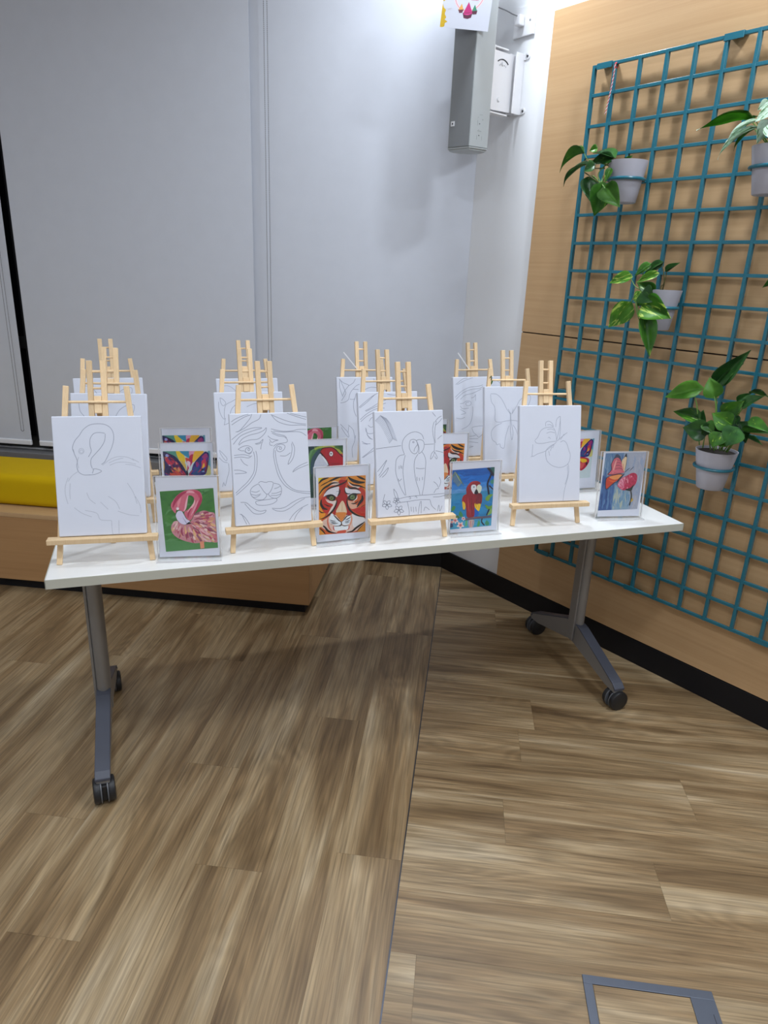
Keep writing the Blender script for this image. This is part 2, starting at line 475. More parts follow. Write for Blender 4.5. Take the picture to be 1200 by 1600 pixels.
# window: dark glass panes and frame
win = bpy.data.objects.new('window_1', None); COL.objects.link(win); struct(win, 'dark night window behind the roller blinds')
bm = bmesh.new()
for x in (-3.47, -2.23, -1.0, -.13):
    box(bm, (x, CY + .05, (WZ0 + WZ1) / 2), (.06, .06, WZ1 - WZ0))
for z in (WZ0 + .03, 1.06, WZ1 - .03):
    box(bm, ((WX0 + WX1) / 2, CY + .05, z), (WX1 - WX0, .058, .06))
obj('window_frame', bm, M['frame_dark'], win)
for x0, x1 in ((-3.44, -2.26), (-2.20, -1.03), (-.97, -.16)):
    for z0, z1 in ((WZ0 + .06, 1.03), (1.09, WZ1 - .06)):
        bm = bmesh.new(); box(bm, ((x0 + x1) / 2, CY + .055, (z0 + z1) / 2), (x1 - x0, .012, z1 - z0)); obj('window_pane', bm, M['glass'], win)
bm = bmesh.new(); box(bm, ((XL + -.6) / 2, CY - .045, .475), (-.6 - XL, .09, .045)); obj('window_sill', bm, M['sill'], win, .004)
# baseboards
bm = bmesh.new(); box(bm, ((-.59 + CX) / 2, CY - .006, .05), (CX + .59 + .01, .012, .10)); struct(obj('baseboard_back', bm, M['black'], bevel=.002), 'black skirting below the window wall')
bm = bmesh.new(); box(bm, wall_pt(WALL_LEN / 2, .006, .05), (WALL_LEN, .012, .104), WALL_ROT); struct(obj('baseboard_right', bm, M['black'], bevel=.002), 'black skirting below the wooden panels')

# floor planks -----------------------------------------------------------------
def seam_x(y): return -.016 - (3.39 - y) * .0193
def clip(poly, f):
    out = []
    n = len(poly)
    for i in range(n):
        a, b = poly[i], poly[(i + 1) % n]
        fa, fb = f(a), f(b)
        if fa >= 0: out.append(a)
        if (fa >= 0) != (fb >= 0):
            t = fa / (fa - fb); out.append((a[0] + (b[0] - a[0]) * t, a[1] + (b[1] - a[1]) * t))
    return out
def plank(poly, mat):
    cxp = sum(p[0] for p in poly) / len(poly); cyp = sum(p[1] for p in poly) / len(poly)
    bm = bmesh.new()
    prism(bm, [(x - cxp, y - cyp) for x, y in poly], .0048)
    o = obj('plank', bm, mat, floor_o)
    o.location = (cxp, cyp, -.0048)
    return o
PW, PL, GAP = .1785, 1.22, .00022
rnd = random.Random(5)
def in_wall(p): return (CX + CY - .002) - (p[0] + p[1])
left_joint = {0: 1.422, 1: 2.0, 2: 2.55, 3: 1.70, 4: 2.3, 5: 1.428}
k = 0
x1 = seam_x(1.5)
while x1 > -3.2:
    x0 = x1 - PW
    j = left_joint.get(k, 1 + rnd.random() * PL)
    y = j - PL * 3
    while y < CY:
        ya, yb = max(y, -.4), min(y + PL, CY - .002)
        if yb - ya > .02:
            xr = x1 + .2 if k == 0 else x1
            poly = [(x0 + GAP, ya + GAP), (xr - GAP, ya + GAP), (xr - GAP, yb - GAP), (x0 + GAP, yb - GAP)]
            if k == 0: poly = clip(poly, lambda p: seam_x(p[1]) - .0017 - p[0])
            plank(poly, M['floor_y'])
        y += PL
    x1 = x0; k += 1
right_joint = {7: .62, 8: .225, 9: .79, 10: .294}
for r_ in range(-3, 20):
    y0 = 1.339 + (r_ - 7) * PW; y1 = y0 + PW
    j = right_joint.get(r_, rnd.random() * PL)
    x = j - PL * 2
    while x < 2.6:
        xa, xb = max(x, -.4), min(x + PL, 2.6)
        poly = [(xa + GAP, y0 + GAP), (xb - GAP, y0 + GAP), (xb - GAP, y1 - GAP), (xa + GAP, y1 - GAP)]
        if xb > xa: 
            poly = clip(poly, lambda p: p[0] - seam_x(p[1]) - .0017)
            if len(poly) > 2: poly = clip(poly, in_wall)
            if len(poly) > 2: plank(poly, M['floor_x'])
        x += PL
bm = bmesh.new()
prism(bm, [(seam_x(-.4) - .0017, -.4), (seam_x(-.4) + .0017, -.4), (seam_x(3.39) + .0017, 3.39), (seam_x(3.39) - .0017, 3.39)], .0052, Matrix.Translation((0, 0, -.0046)))
struct(obj('trim_1', bm, M['metal_trim']), 'thin dark metal strip where the two floor directions meet')

# wooden wall panels --------------------------------------------------------------
PAN_A0, PAN_A1 = .397, 3.9
for z0, z1, lab in ((.106, 1.258, 'lower maple veneer wall panel behind the teal grid, above the black skirting'), (1.263, 2.44, 'upper maple veneer wall panel behind the teal grid')):
    bm = bmesh.new(); box(bm, (0, 0, 0), (PAN_A1 - PAN_A0, .012, z1 - z0))
    o = obj('wood_panel', bm, M['maple'], bevel=.001)
    o.parent = wall_right
    o.matrix_local = Matrix.Translation(wall_pt((PAN_A0 + PAN_A1) / 2, .006, (z0 + z1) / 2)) @ WALL_ROT.to_4x4()
    o['label'] = lab

bm = bmesh.new(); box(bm, (0, 0, 0), (PAN_A1 - PAN_A0, .004, .0045))
o = obj('panel_joint', bm, plain('dark joint', (.03, .018, .01, 1), .8), wall_right)
o.matrix_local = Matrix.Translation(wall_pt((PAN_A0 + PAN_A1) / 2, .003, 1.2605)) @ WALL_ROT.to_4x4()

# ------------------------------------------------------------------ ceiling lamps (with their own light)
for i, (lx, ly, wt, lr) in enumerate(LAMPS):
    t = thing('ceiling_lamp', 'round white ceiling downlight with a glowing diffuser', 'lamp', (lx, ly, CEIL), 0, 'ceiling downlights')
    bm = bmesh.new(); lathe(bm, [(lr + .02, -.012), (lr + .02, 0)], 32); obj('rim', bm, M['lamp_rim'], t)
    bm = bmesh.new(); lathe(bm, [(lr, -.014), (lr, -.012)], 32); obj('diffuser', bm, M['lamp_face'], t)
    ld = bpy.data.lights.new('lamp_light', 'AREA'); ld.shape = 'DISK'; ld.size = lr * 2; ld.energy = wt; ld.color = LAMP_COL
    lo = bpy.data.objects.new('lamp_light', ld); COL.objects.link(lo); lo.parent = t; lo.location = (0, 0, -.018)

# ------------------------------------------------------------------ roller blinds
def blind(x0, x1, y, label, chain_x=None, chain_z=None, both=True):
    t = thing('roller_blind', label, 'blind', ((x0 + x1) / 2, y, .53), 0, 'roller blinds over the window')
    wd = x1 - x0
    bm = bmesh.new(); box(bm, (0, 0, 1.15), (wd, .0025, 2.26)); obj('blind_cloth', bm, M['blind'], t)
    bm = bmesh.new(); box(bm, (0, 0, .014), (wd, .016, .028)); obj('bottom_rail', bm, M['white_plastic'], t, .005, seg=3)
    bm = bmesh.new(); cyl(bm, (-wd / 2 + .06, .0, 2.31), (wd / 2, .0, 2.31), .02, seg=20); obj('roller_tube', bm, M['white_plastic'], t, smooth=True)
    if chain_x is not None:
        cxl = chain_x - (x0 + x1) / 2
        for sg in (-1, 1):
            bm = bmesh.new()
            z = chain_z - .53
            dz = .0075
            xs = cxl + sg * .0075
            cyl(bm, (xs, -.03, z), (xs, -.03, 2.3), .0007, seg=5)
            while z < 2.3:
                bmesh.ops.create_icosphere(bm, subdivisions=1, radius=.0021, matrix=Matrix.Translation((xs, -.03, z))); z += dz
            obj('bead_chain', bm, M['cord'], t)
        bm = bmesh.new(); tube(bm, [(cxl + .0075 * math.cos(a), -.03, chain_z - .53 + .0075 * math.sin(a) - .002) for a in [math.pi + k * math.pi / 8 for k in range(9)]], .0016, 6); obj('chain_loop', bm, M['cord'], t)
    return t
blind(-3.3, -2.25, CY - .045, 'light grey roller blind behind the yellow cushion, beside the dark window gap', -2.275, .62)
blind(-2.205, -1.008, CY - .045, 'wide light grey roller blind between the dark window gap and the bead chain')
blind(-1.05, .004, CY - .022, 'light grey roller blind next to the corner, with a long bead chain', -.932, .56)

# ------------------------------------------------------------------ bench and cushion
BX0, BX1, BY0, BY1 = -3.55, -.595, 2.73, CY - .095
t = thing('window_bench', 'low wooden window bench on a black plinth', 'bench', ((BX0 + BX1) / 2, (BY0 + BY1) / 2, 0))
bw, bd = BX1 - BX0, BY1 - BY0
bm = bmesh.new(); box(bm, (0, 0, .204), (bw, bd, .312)); obj('bench_body', bm, M['bench'], t, .001)
bm = bmesh.new(); box(bm, (0, 0, .3715), (bw, bd, .021)); obj('bench_top', bm, M['maple'], t, .001)
bm = bmesh.new(); box(bm, (0, 0, .024), (bw - .05, bd - .05, .048)); obj('plinth', bm, M['black'], t)
cu = bmesh.new(); box(cu, (0, 0, 0), (1.25, .32, .15))
bmesh.ops.bevel(cu, geom=cu.edges[:], offset=.04, segments=5, affect='EDGES', profile=.6)
o = obj('seat_cushion', cu, M['yellow'], smooth=True, angle=60)
o.location = (-2.36, 2.975, .382 + .075)
tag(o, 'yellow upholstered cushion lying on the wooden window bench', 'cushion')
# loose white cable end on the floor by the bench
bm = bmesh.new(); tube(bm, smooth_path([(-2.45, 2.58, .006), (-2.3, 2.60, .03), (-2.16, 2.63, .035), (-2.08, 2.655, .008), (-2.05, 2.64, .005)]), .004, 8)
tag(obj('white_cable', bm, M['white_plastic'], smooth=True), 'loose white cable end lying on the floor by the bench plinth', 'cable')

# ------------------------------------------------------------------ folding table on castors
TZ = .73
TA = R(24.83)
TO = Vector((-.975, 1.4325, 0))
TL_, TD = 1.935, .80
def tpt(u, v, z=0):
    return TO + Vector((math.cos(TA), math.sin(TA), 0)) * u + Vector((-math.sin(TA), math.cos(TA), 0)) * v + Vector((0, 0, z))
table = thing('folding_table', 'long white folding table with cream edges on grey castor legs', 'table', TO, TA)
bm = bmesh.new(); box(bm, (TL_ / 2, TD / 2, TZ - .0125), (TL_ - .004, TD - .004, .025)); obj('tabletop', bm, M['tabletop'], table, .001)
bm = bmesh.new()
for c, s in (((TL_ / 2, .001, TZ - .0127), (TL_, .002, .0246)), ((TL_ / 2, TD - .001, TZ - .0127), (TL_, .002, .0246)), ((.001, TD / 2, TZ - .0127), (.002, TD, .0246)), ((TL_ - .001, TD / 2, TZ - .0127), (.002, TD, .0246))):
    box(bm, c, s)
obj('edge_band', bm, M['table_edge'], table)
def castor(u, v, ang, parent):
    c = bpy.data.objects.new('castor', None)
    bm = bmesh.new()
    rot = Matrix.Translation((u, v, .037)) @ Matrix.Rotation(ang, 4, 'Z')
    # hood and stem
    box(bm, (0, 0, .004), (.016, .05, .05)); cyl(bm, (0, 0, .02), (0, 0, .055), .009, seg=12)
    bm.transform(rot)
    o = obj('castor', bm, M['rubber'], parent, .003)
    for sx in (-1, 1):
        bm = bmesh.new()
        Mx = rot @ Matrix.Translation((sx * .0195, 0, 0)) @ Matrix.Rotation(R(90), 4, 'Y')
        lathe(bm, [(.030, -.0105), (.0355, -.008), (.037, -.004), (.037, .004), (.0355, .008), (.030, .0105)], 28, Mx)
        obj('wheel', bm, M['rubber'], o, smooth=True)
        bm = bmesh.new()
        Mx = rot @ Matrix.Translation((sx * .009, 0, 0)) @ Matrix.Rotation(R(90), 4, 'Y')
        lathe(bm, [(.0375, -.0018), (.0375, .0018)], 28, Mx)
        obj('wheel_rim', bm, M['castor_rim'], o, smooth=True)
    return o
LEGV = .336
for u in (.075, 1.822):
    # oval column
    bm = bmesh.new()
    prism(bm, [(u + .023 * math.cos(a), LEGV + .034 * math.sin(a)) for a in [2 * math.pi * k / 28 for k in range(28)]], .562, Matrix.Translation((0, 0, .128)))
    obj('column', bm, M['steel'], table, smooth=True)
    bm = bmesh.new(); box(bm, (u - .024, LEGV, .405), (.008, .040, .55)); obj('cable_cover', bm, M['steel'], table, .002)
    bm = bmesh.new(); box(bm, (u, LEGV, .697), (.09, .34, .014)); obj('mounting_plate', bm, M['steel'], table, .003)
    for sg in (-1, 1):
        v_end = LEGV + sg * .305
        # foot: side profile in (distance, z), tapering outwards
        bm = bmesh.new()
        prof = [(.0, .125), (.0, .205), (.05, .196), (.285, .098), (.300, .085), (.300, .066), (.24, .070)]
        Mx = Matrix.Translation((u, LEGV, 0)) @ Matrix.Rotation(R(90) * sg, 4, 'Z') @ Matrix.Rotation(R(90), 4, 'X') @ Matrix.Translation((0, 0, -.019))
        prism(bm, prof, .038, Mx)
        foot = obj('foot', bm, M['steel'], table, .003)
        bm = bmesh.new()
        prof = [(.022, .2055), (.05, .2000), (.286, .1018), (.303, .087), (.303, .078), (.298, .078), (.284, .095), (.05, .1935), (.022, .2015)]
        Mx = Matrix.Translation((u, LEGV, 0)) @ Matrix.Rotation(R(90) * sg, 4, 'Z') @ Matrix.Rotation(R(90), 4, 'X') @ Matrix.Translation((0, 0, -.021))
        prism(bm, prof, .042, Mx)
        obj('foot_cap', bm, M['foot_cap'], foot, .003)
        castor(u, LEGV + sg * .285, {(0, -1): .12, (0, 1): .1, (1, -1): -1.5, (1, 1): -1.5}[(0 if u < 1 else 1, sg)], table)

# ------------------------------------------------------------------ teal wall grid
G0 = Vector((.393, 2.934, 2.216))     # grid origin: column 1 is 0.1 m further along
SP = .10
def gpt(a, z, out=0.0):
    return Vector((G0.x, G0.y, 0)) + D_AL * a + D_OUT * out + Vector((0, 0, z))
def at_g(px, py, out=0.0):
    return at_plane(px, py, gpt(0, 0, out), D_OUT)
NCOL = 17
cols = [.0138] + [i * SP for i in range(1, NCOL)] + [(NCOL - 1) * SP + .0862]
rows = [G0.z - .0083] + [G0.z - j * SP for j in range(1, 19)] + [G0.z - 1.8875]
grid = thing('wall_grid', 'teal metal wire grid mounted on the wooden wall panels', 'grid', gpt(cols[0], rows[-1]))
grid.matrix_world = Matrix.Translation(gpt(cols[0], rows[-1])) @ WALL_ROT.to_4x4()
ga, gz = cols[0], rows[-1]
BW = .0112
bmv = bmesh.new(); box(bmv, (0, .001, 0), (BW, .015, rows[0] - rows[-1] + BW))
first = obj('vertical_bar', bmv, M['teal'], grid, .0012)
first.location = (cols[0] - ga, 0, (rows[0] + rows[-1]) / 2 - gz)
for c in cols[1:]:
    o = first.copy(); COL.objects.link(o); o.location = (c - ga, 0, (rows[0] + rows[-1]) / 2 - gz)
bmv = bmesh.new(); box(bmv, (0, 0, 0), (cols[-1] - cols[0] + BW, BW * .96, BW))
first = obj('horizontal_bar', bmv, M['teal'], grid, .0012)
first.location = ((cols[0] + cols[-1]) / 2 - ga, 0, rows[0] - gz)
for z in rows[1:]:
    o = first.copy(); COL.objects.link(o); o.location = ((cols[0] + cols[-1]) / 2 - ga, 0, z - gz)
# wall brackets: folded hooks over the top and bottom bars
for a, z, up in ((cols[0] + .045, rows[0], 1), (.522, rows[0], 1), (1.03, rows[0], 1), (cols[0] + .04, rows[-1], -1), (.50, rows[-1], -1), (1.0, rows[-1], -1), (1.5, rows[-1], -1), (cols[0] + .045, rows[12] + .03, 1), (1.0, rows[10] + .02, 1)):
    bm = bmesh.new()
    box(bm, (a - ga, .019, z - gz + up * .007), (.062, .05, .003))
    box(bm, (a - ga, -.007, z - gz - up * .002), (.062, .003, .020))
    box(bm, (a - ga, .0425, z - gz - up * .010), (.062, .003, .040))
    obj('wall_bracket', bm, M['teal'], grid, .001)

# red and white twisted cord tied to the top bar
ts = thing('striped_cord', 'red and white twisted cord hanging from the top bar of the teal grid', 'cord', gpt(.092, rows[0] - .16, .012))
M['cord_red'] = plain('red thread', rgb(196, 60, 66), .8); M['cord_white'] = plain('white thread', rgb(225, 220, 218), .8)
for ph, nm, mt in ((0, 'red_strand', 'cord_red'), (math.pi, 'white_strand', 'cord_white')):
    bm = bmesh.new()
    pts = []
    for k in range(140):
        q = k / 139
        c = Vector((.012 * q + .006 * math.sin(q * 2.5), 0, .155 * q))
        an = q * 75 + ph
        pts.append(WALL_ROT @ (c + Vector((.0013 * math.cos(an), .0013 * math.sin(an), 0))))
    tube(bm, pts, .0012, 5); obj(nm, bm, M[mt], ts, smooth=True)
bm = bmesh.new()
for dz in (-.003, .003):
    tube(bm, [WALL_ROT @ Vector((.013 + dz * .6 + .0085 * math.cos(a) * .2, .012 + .0085 * math.sin(a), .152 + .0085 * math.cos(a))) for a in [k * math.pi / 6 for k in range(13)]], .0018, 6)
obj('knot', bm, M['cord_red'], ts, smooth=True)

# ------------------------------------------------------------------ wall column unit, bracket, poster, socket
DZ0, DZ1 = 1.945, 2.80
dev = thing('column_unit', 'tall grey column casing held off the white wall by a bracket', 'appliance', (-.030, 3.05, DZ0))
def arc_section(E, A, B, depth, n=14):
    # two flat near faces A-E-B, rounded rear from B back to A
    pts = [A, E, B]
    cx_, cy_ = (A[0] + B[0]) / 2, (A[1] + B[1]) / 2
    hx, hy = (B[0] - A[0]) / 2, (B[1] - A[1]) / 2
    nx, ny = -hy, hx
    L_ = math.hypot(nx, ny); nx /= L_; ny /= L_
    for k in range(1, n):
        a = math.pi * k / n
        pts.append((cx_ + hx * math.cos(a) + nx * depth * math.sin(a), cy_ + hy * math.cos(a) + ny * depth * math.sin(a)))
    return pts
E_, A_, B_ = (.002, -.062), (-.083, -.004), (.072, -.012)
sec = arc_section(E_, A_, B_, .075)
bm = bmesh.new(); prism(bm, sec, DZ1 - DZ0 - .012, Matrix.Translation((0, 0, .012)))
body = obj('casing', bm, M['grey_case'], dev)
bm = bmesh.new(); prism(bm, [(x * 1.0, y * 1.0) for x, y in sec], .010, Matrix.Translation((0, 0, 0)))
bmesh.ops.bevel(bm, geom=[e for e in bm.edges if abs(e.verts[0].co.z) < 1e-5 and abs(e.verts[1].co.z) < 1e-5], offset=.006, segments=3, affect='EDGES')
obj('end_cap', bm, M['grey_case'], dev)
def face_panel(P, Q, name, s0, s1, z0, z1, mat, thick=.0015):
    """thin plate on the face P-Q of the casing, s along the face"""
    p = Vector((P[0], P[1], 0)); q = Vector((Q[0], Q[1], 0))
    d = (q - p); L_ = d.length; d.normalize()
    nrm = Vector((d.y, -d.x, 0))
    if nrm.y > 0: nrm = -nrm
    c = p + d * (s0 + s1) / 2 * L_ + nrm * thick / 2 + Vector((0, 0, (z0 + z1) / 2))
    rot = Matrix((d, -nrm, Vector((0, 0, 1)))).transposed()
    bm = bmesh.new(); box(bm, c, ((s1 - s0) * L_, thick, z1 - z0), rot)
    return obj(name, bm, mat, dev)
face_panel(A_, E_, 'shaded_face', .03, .97, .014, DZ1 - DZ0 - .01, M['grey_shaded'])  # plate that paints the shade on the face turned from the lamps
face_panel(A_, E_, 'port_plate', .10, .26, .085, .102, M['white_plastic'], .003)
face_panel(A_, E_, 'port', .155, .205, .0905, .0965, M['dark'], .004)
for z in (.050, .090):
    face_panel(E_, B_, 'status_mark', .46, .50, z, z + .003, M['dark'], .0008)
M['mark'] = plain('faint print', (.27, .29, .30, 1), .5)
for s0, s1, z0, z1 in ((.36, .40, .112, .1135), (.46, .62, .1225, .1235), (.62, .66, .105, .1085), (.38, .60, .066, .0675), (.42, .48, .070, .0712), (.36, .37, .085, .104), (.36, .37, .036, .052), (.64, .65, .036, .050)):
    face_panel(E_, B_, 'printed_mark', s0, s1, z0, z1, M['mark'], .0005)

# wall bracket (local: a along the wall, o out of the wall, z up)
brk = thing('tilt_bracket', 'white metal tilt bracket between wall and grey column casing', 'bracket', wall_pt(.225, 0, 2.11))
brk.matrix_world = Matrix.Translation(wall_pt(.225, 0, 2.11)) @ WALL_ROT.to_4x4()
def bb(name, a0, a1, o0, o1, z0, z1, bev=.0015, parent=brk, mat='white_plastic'):
    bm = bmesh.new(); box(bm, ((a0 + a1) / 2, -(o0 + o1) / 2, (z0 + z1) / 2), (a1 - a0, o1 - o0, z1 - z0)); return obj(name, bm, M[mat], parent, bev)
bb('wall_plate', -.030, .034, .0005, .004, .0, .215)
bb('channel_side', .030, .034, .004, .050, .0, .215)
bb('channel_side', -.030, -.026, .004, .050, .0, .215)
bb('channel_web', -.004, .000, .004, .050, .0, .215)
# tabs with screws
for z in (.205, .012):
    bm = bmesh.new()
    cyl(bm, (.050, -.0005, z), (.050, -.004, z), .011, seg=18); box(bm, (.041, -.00225, z), (.018, .0035, .022)); obj('screw_tab', bm, M['white_plastic'], brk)
    bm = bmesh.new(); cyl(bm, (.051, -.004, z), (.051, -.0055, z), .0045, seg=12); obj('screw', bm, M['dark'], brk)
# curved tilt plates reaching to the casing (profile in out/z)
prof = [(.030, .012), (.045, .004), (.150, .0), (.170, .012), (.172, .03), (.158, .06), (.150, .10), (.154, .14), (.165, .175), (.168, .198), (.150, .206), (.030, .206)]
for a in (.012, -.024):
    bm = bmesh.new()
    prism(bm, [(-o_, z) for o_, z in prof], .003, Matrix.Translation((a, 0, 0)) @ Matrix(((0, 0, 1, 0), (1, 0, 0, 0), (0, 1, 0, 0), (0, 0, 0, 1))))
    obj('tilt_plate', bm, M['white_plastic'], brk, .0008)
bm = bmesh.new()
tube(bm, [(.0158, -.105 - .045 * math.sin(q), .135 + .045 * math.cos(q)) for q in [-.75 + k * .12 for k in range(13)]], .0022, 6); obj('tilt_slot', bm, M['dark'], brk)
for o_, z in ((.105, .166), (.115, .040)):
    bm = bmesh.new(); cyl(bm, (.015, -o_, z), (.022, -o_, z), .0085, .0065, 14); obj('bolt', bm, M['white_plastic'], brk, smooth=True)
for k in range(6):
    q = -.6 + k * .24
    bm = bmesh.new(); box(bm, (.0155, -.105 - .032 * math.sin(q), .135 + .028 * math.cos(q)), (.001, .0012, .006)); obj('scale_mark', bm, M['mark'], brk)
bb('casing_plate', -.030, .034, .170, .182, -.002, .215)
bb('support_arm', -.012, .020, .060, .175, -.012, -.006)
bb('support_arm', -.012, .020, .080, .175, .213, .219)

# socket with plug and lead
so = thing('wall_socket', 'white square wall socket with a plug, above the tilt bracket', 'socket', wall_pt(.243, 0, 2.39))
so.matrix_world = Matrix.Translation(wall_pt(.243, 0, 2.39)) @ WALL_ROT.to_4x4()
bb('face_plate', -.052, .056, .0005, .010, -.004, .100, .002, so)
for a in (-.034, .034):
    bm = bmesh.new(); cyl(bm, (a, -.010, .046), (a, -.0112, .046), .004, seg=12); obj('screw', bm, M['mark'], so)
plug = thing('power_plug', 'white plug with a thin grey lead in the wall socket', 'plug', wall_pt(.236, .0102, 2.425))
plug.matrix_world = Matrix.Translation(wall_pt(.236, .0102, 2.425)) @ WALL_ROT.to_4x4()
bb('plug_body', -.014, .014, .0, .030, -.006, .032, .005, plug)
bm = bmesh.new()
devp = plug.matrix_world.inverted() @ Vector((.032, 3.085, 2.36))
tube(bm, smooth_path([(0, -.025, .026), (-.01, -.045, .03), (-.035, -.075, .045), (-.06, -.11, .05), devp + Vector((.03, -.02, .02)), devp], 8), .0022, 8)
obj('lead', bm, plain('grey lead', (.16, .16, .17, 1), .5), plug, smooth=True)

# ------------------------------------------------------------------ pictures: strokes and patches of pigment
def hom(src, dst):
    A = []
    for (x, y), (u, v) in zip(src, dst):
        A.append([x, y, 1, 0, 0, 0, -u * x, -u * y]); A.append([0, 0, 0, x, y, 1, -v * x, -v * y])
    h = np.linalg.solve(np.array(A, float), np.array([c for p in dst for c in p], float))
    return np.append(h, 1).reshape(3, 3)

def P2(s):
    return [tuple(float(c) for c in q.split(',')) for q in s.split()]

def csm(pts, n=5, closed=False):
    return [(p.x, p.y) for p in smooth_path([(x, y, 0) for x, y in pts], n, closed)]

class Picture:
    """flat artwork: polygons and brush strokes in unit coordinates (0..1 right, 0..1 down)"""
    def __init__(self, quad):
        self.H = hom(quad, [(0, 0), (1, 0), (1, 1), (0, 1)])
        self.items = []
        self.rnd = random.Random(len(quad) * 7 + int(quad[0][0]))
    def u(self, p):
        q = self.H @ np.array([p[0], p[1], 1.0]); return (q[0] / q[2], q[1] / q[2])
    def fill(self, s, col, smooth=True, raw=False):
        pts = P2(s) if isinstance(s, str) else s
        if not raw: pts = [self.u(p) for p in pts]
        if smooth: pts = csm(pts, 5, True)
        self.items.append(('f', pts, col)); return pts
    def line(self, s, col, wd=.01, taper=True, raw=False, smooth=True):
        pts = P2(s) if isinstance(s, str) else s
        if not raw: pts = [self.u(p) for p in pts]
        if smooth and len(pts) > 2: pts = csm(pts, 5)
        self.items.append(('l', pts, col, wd, taper))
    def ell(self, x, y, rx, ry, col, rot=0):
        c = self.u((x, y)); ex = self.u((x + rx, y)); ey = self.u((x, y + ry))
        ax = (ex[0] - c[0], ex[1] - c[1]); ay = (ey[0] - c[0], ey[1] - c[1])
        self.items.append(('f', [(c[0] + ax[0] * math.cos(a) + ay[0] * math.sin(a), c[1] + ax[1] * math.cos(a) + ay[1] * math.sin(a)) for a in [2 * math.pi * k / 20 for k in range(20)]], col))
    def daub(self, poly, cols, n, ang, length, wd, spread=.35):
        """brush strokes scattered inside a patch"""
        xs = [p[0] for p in poly]; ys = [p[1] for p in poly]
        def inside(x, y):
            c = False; m_ = len(poly)
            for i in range(m_):
                (x0, y0), (x1, y1) = poly[i], poly[(i + 1) % m_]
                if (y0 > y) != (y1 > y) and x < (x1 - x0) * (y - y0) / (y1 - y0) + x0: c = not c
            return c
        k = tries = 0
        while k < n and tries < n * 12:
            tries += 1
            x = self.rnd.uniform(min(xs), max(xs)); y = self.rnd.uniform(min(ys), max(ys))
            a = (ang(x, y) if callable(ang) else ang) + self.rnd.uniform(-spread, spread); l = length * self.rnd.uniform(.5, 1.2)
            ex, ey = x + l * math.cos(a), y + l * math.sin(a)
            if inside(x, y) and inside(ex, ey):
                b = self.rnd.uniform(-.15, .15) * l
                mx_, my_ = (x + ex) / 2 - b * math.sin(a), (y + ey) / 2 + b * math.cos(a)
                self.line([(x, y), (mx_, my_), (ex, ey)], self.rnd.choice(cols), wd * self.rnd.uniform(.6, 1.3), True, True); k += 1
    def build(self, name, quad3, parent, mat, step=4e-6):
        """quad3: four local points TL TR BR BL (Vectors); strokes laid on that plane"""
        tl, tr, br, bl = [Vector(q) for q in quad3]
        nrm = (tr - tl).cross(tl - bl).normalized()
        asp = ((tr - tl).length + (br - bl).length) / ((bl - tl).length + (br - tr).length)
        def X(p, lift):
            x = min(max(p[0], 0), 1); y = min(max(p[1], 0), 1)
            return tl.lerp(tr, x).lerp(bl.lerp(br, x), y) + nrm * lift
        V, Fc, C = [], [], []
        for k, it in enumerate(self.items):
            lift = .00006 + k * step
            if it[0] == 'f':
                pts = it[1]
                if len(pts) < 3: continue
                for tri in tessellate_polygon([[Vector((p[0], p[1], 0)) for p in pts]]):
                    b = len(V); V.extend(X(pts[q], lift) for q in tri); Fc.append((b, b + 1, b + 2)); C.append(it[2])
            else:
                pts, col, wd, tp = it[1], it[2], it[3], it[4]
                n = len(pts); pr = None
                for i, p in enumerate(pts):
                    a = pts[max(i - 1, 0)]; c = pts[min(i + 1, n - 1)]
                    dx, dy = (c[0] - a[0]) * asp, c[1] - a[1]; l = math.hypot(dx, dy) or 1
                    ww = wd * (.25 + .75 * math.sin(math.pi * min(max(i / (n - 1), .04), .96)) if tp else 1) / 2
                    q1 = (p[0] - dy / l * ww / asp, p[1] + dx / l * ww); q2 = (p[0] + dy / l * ww / asp, p[1] - dx / l * ww)
                    b = len(V); V.extend((X(q1, lift), X(q2, lift)))
                    if pr is not None: Fc.append((pr, pr + 1, b + 1, b)); C.append(col)
                    pr = b
        me = bpy.data.meshes.new(name); me.from_pydata([tuple(v) for v in V], [], Fc)
        at = me.attributes.new('Col', 'FLOAT_COLOR', 'CORNER')
        buf = []
        for f, c in zip(Fc, C): buf.extend(list(rgb(*c)) * len(f))
        at.data.foreach_set('color', buf)
        me.materials.append(mat)
        o = bpy.data.objects.new(name, me); COL.objects.link(o)
        if parent: o.parent = parent
        return o

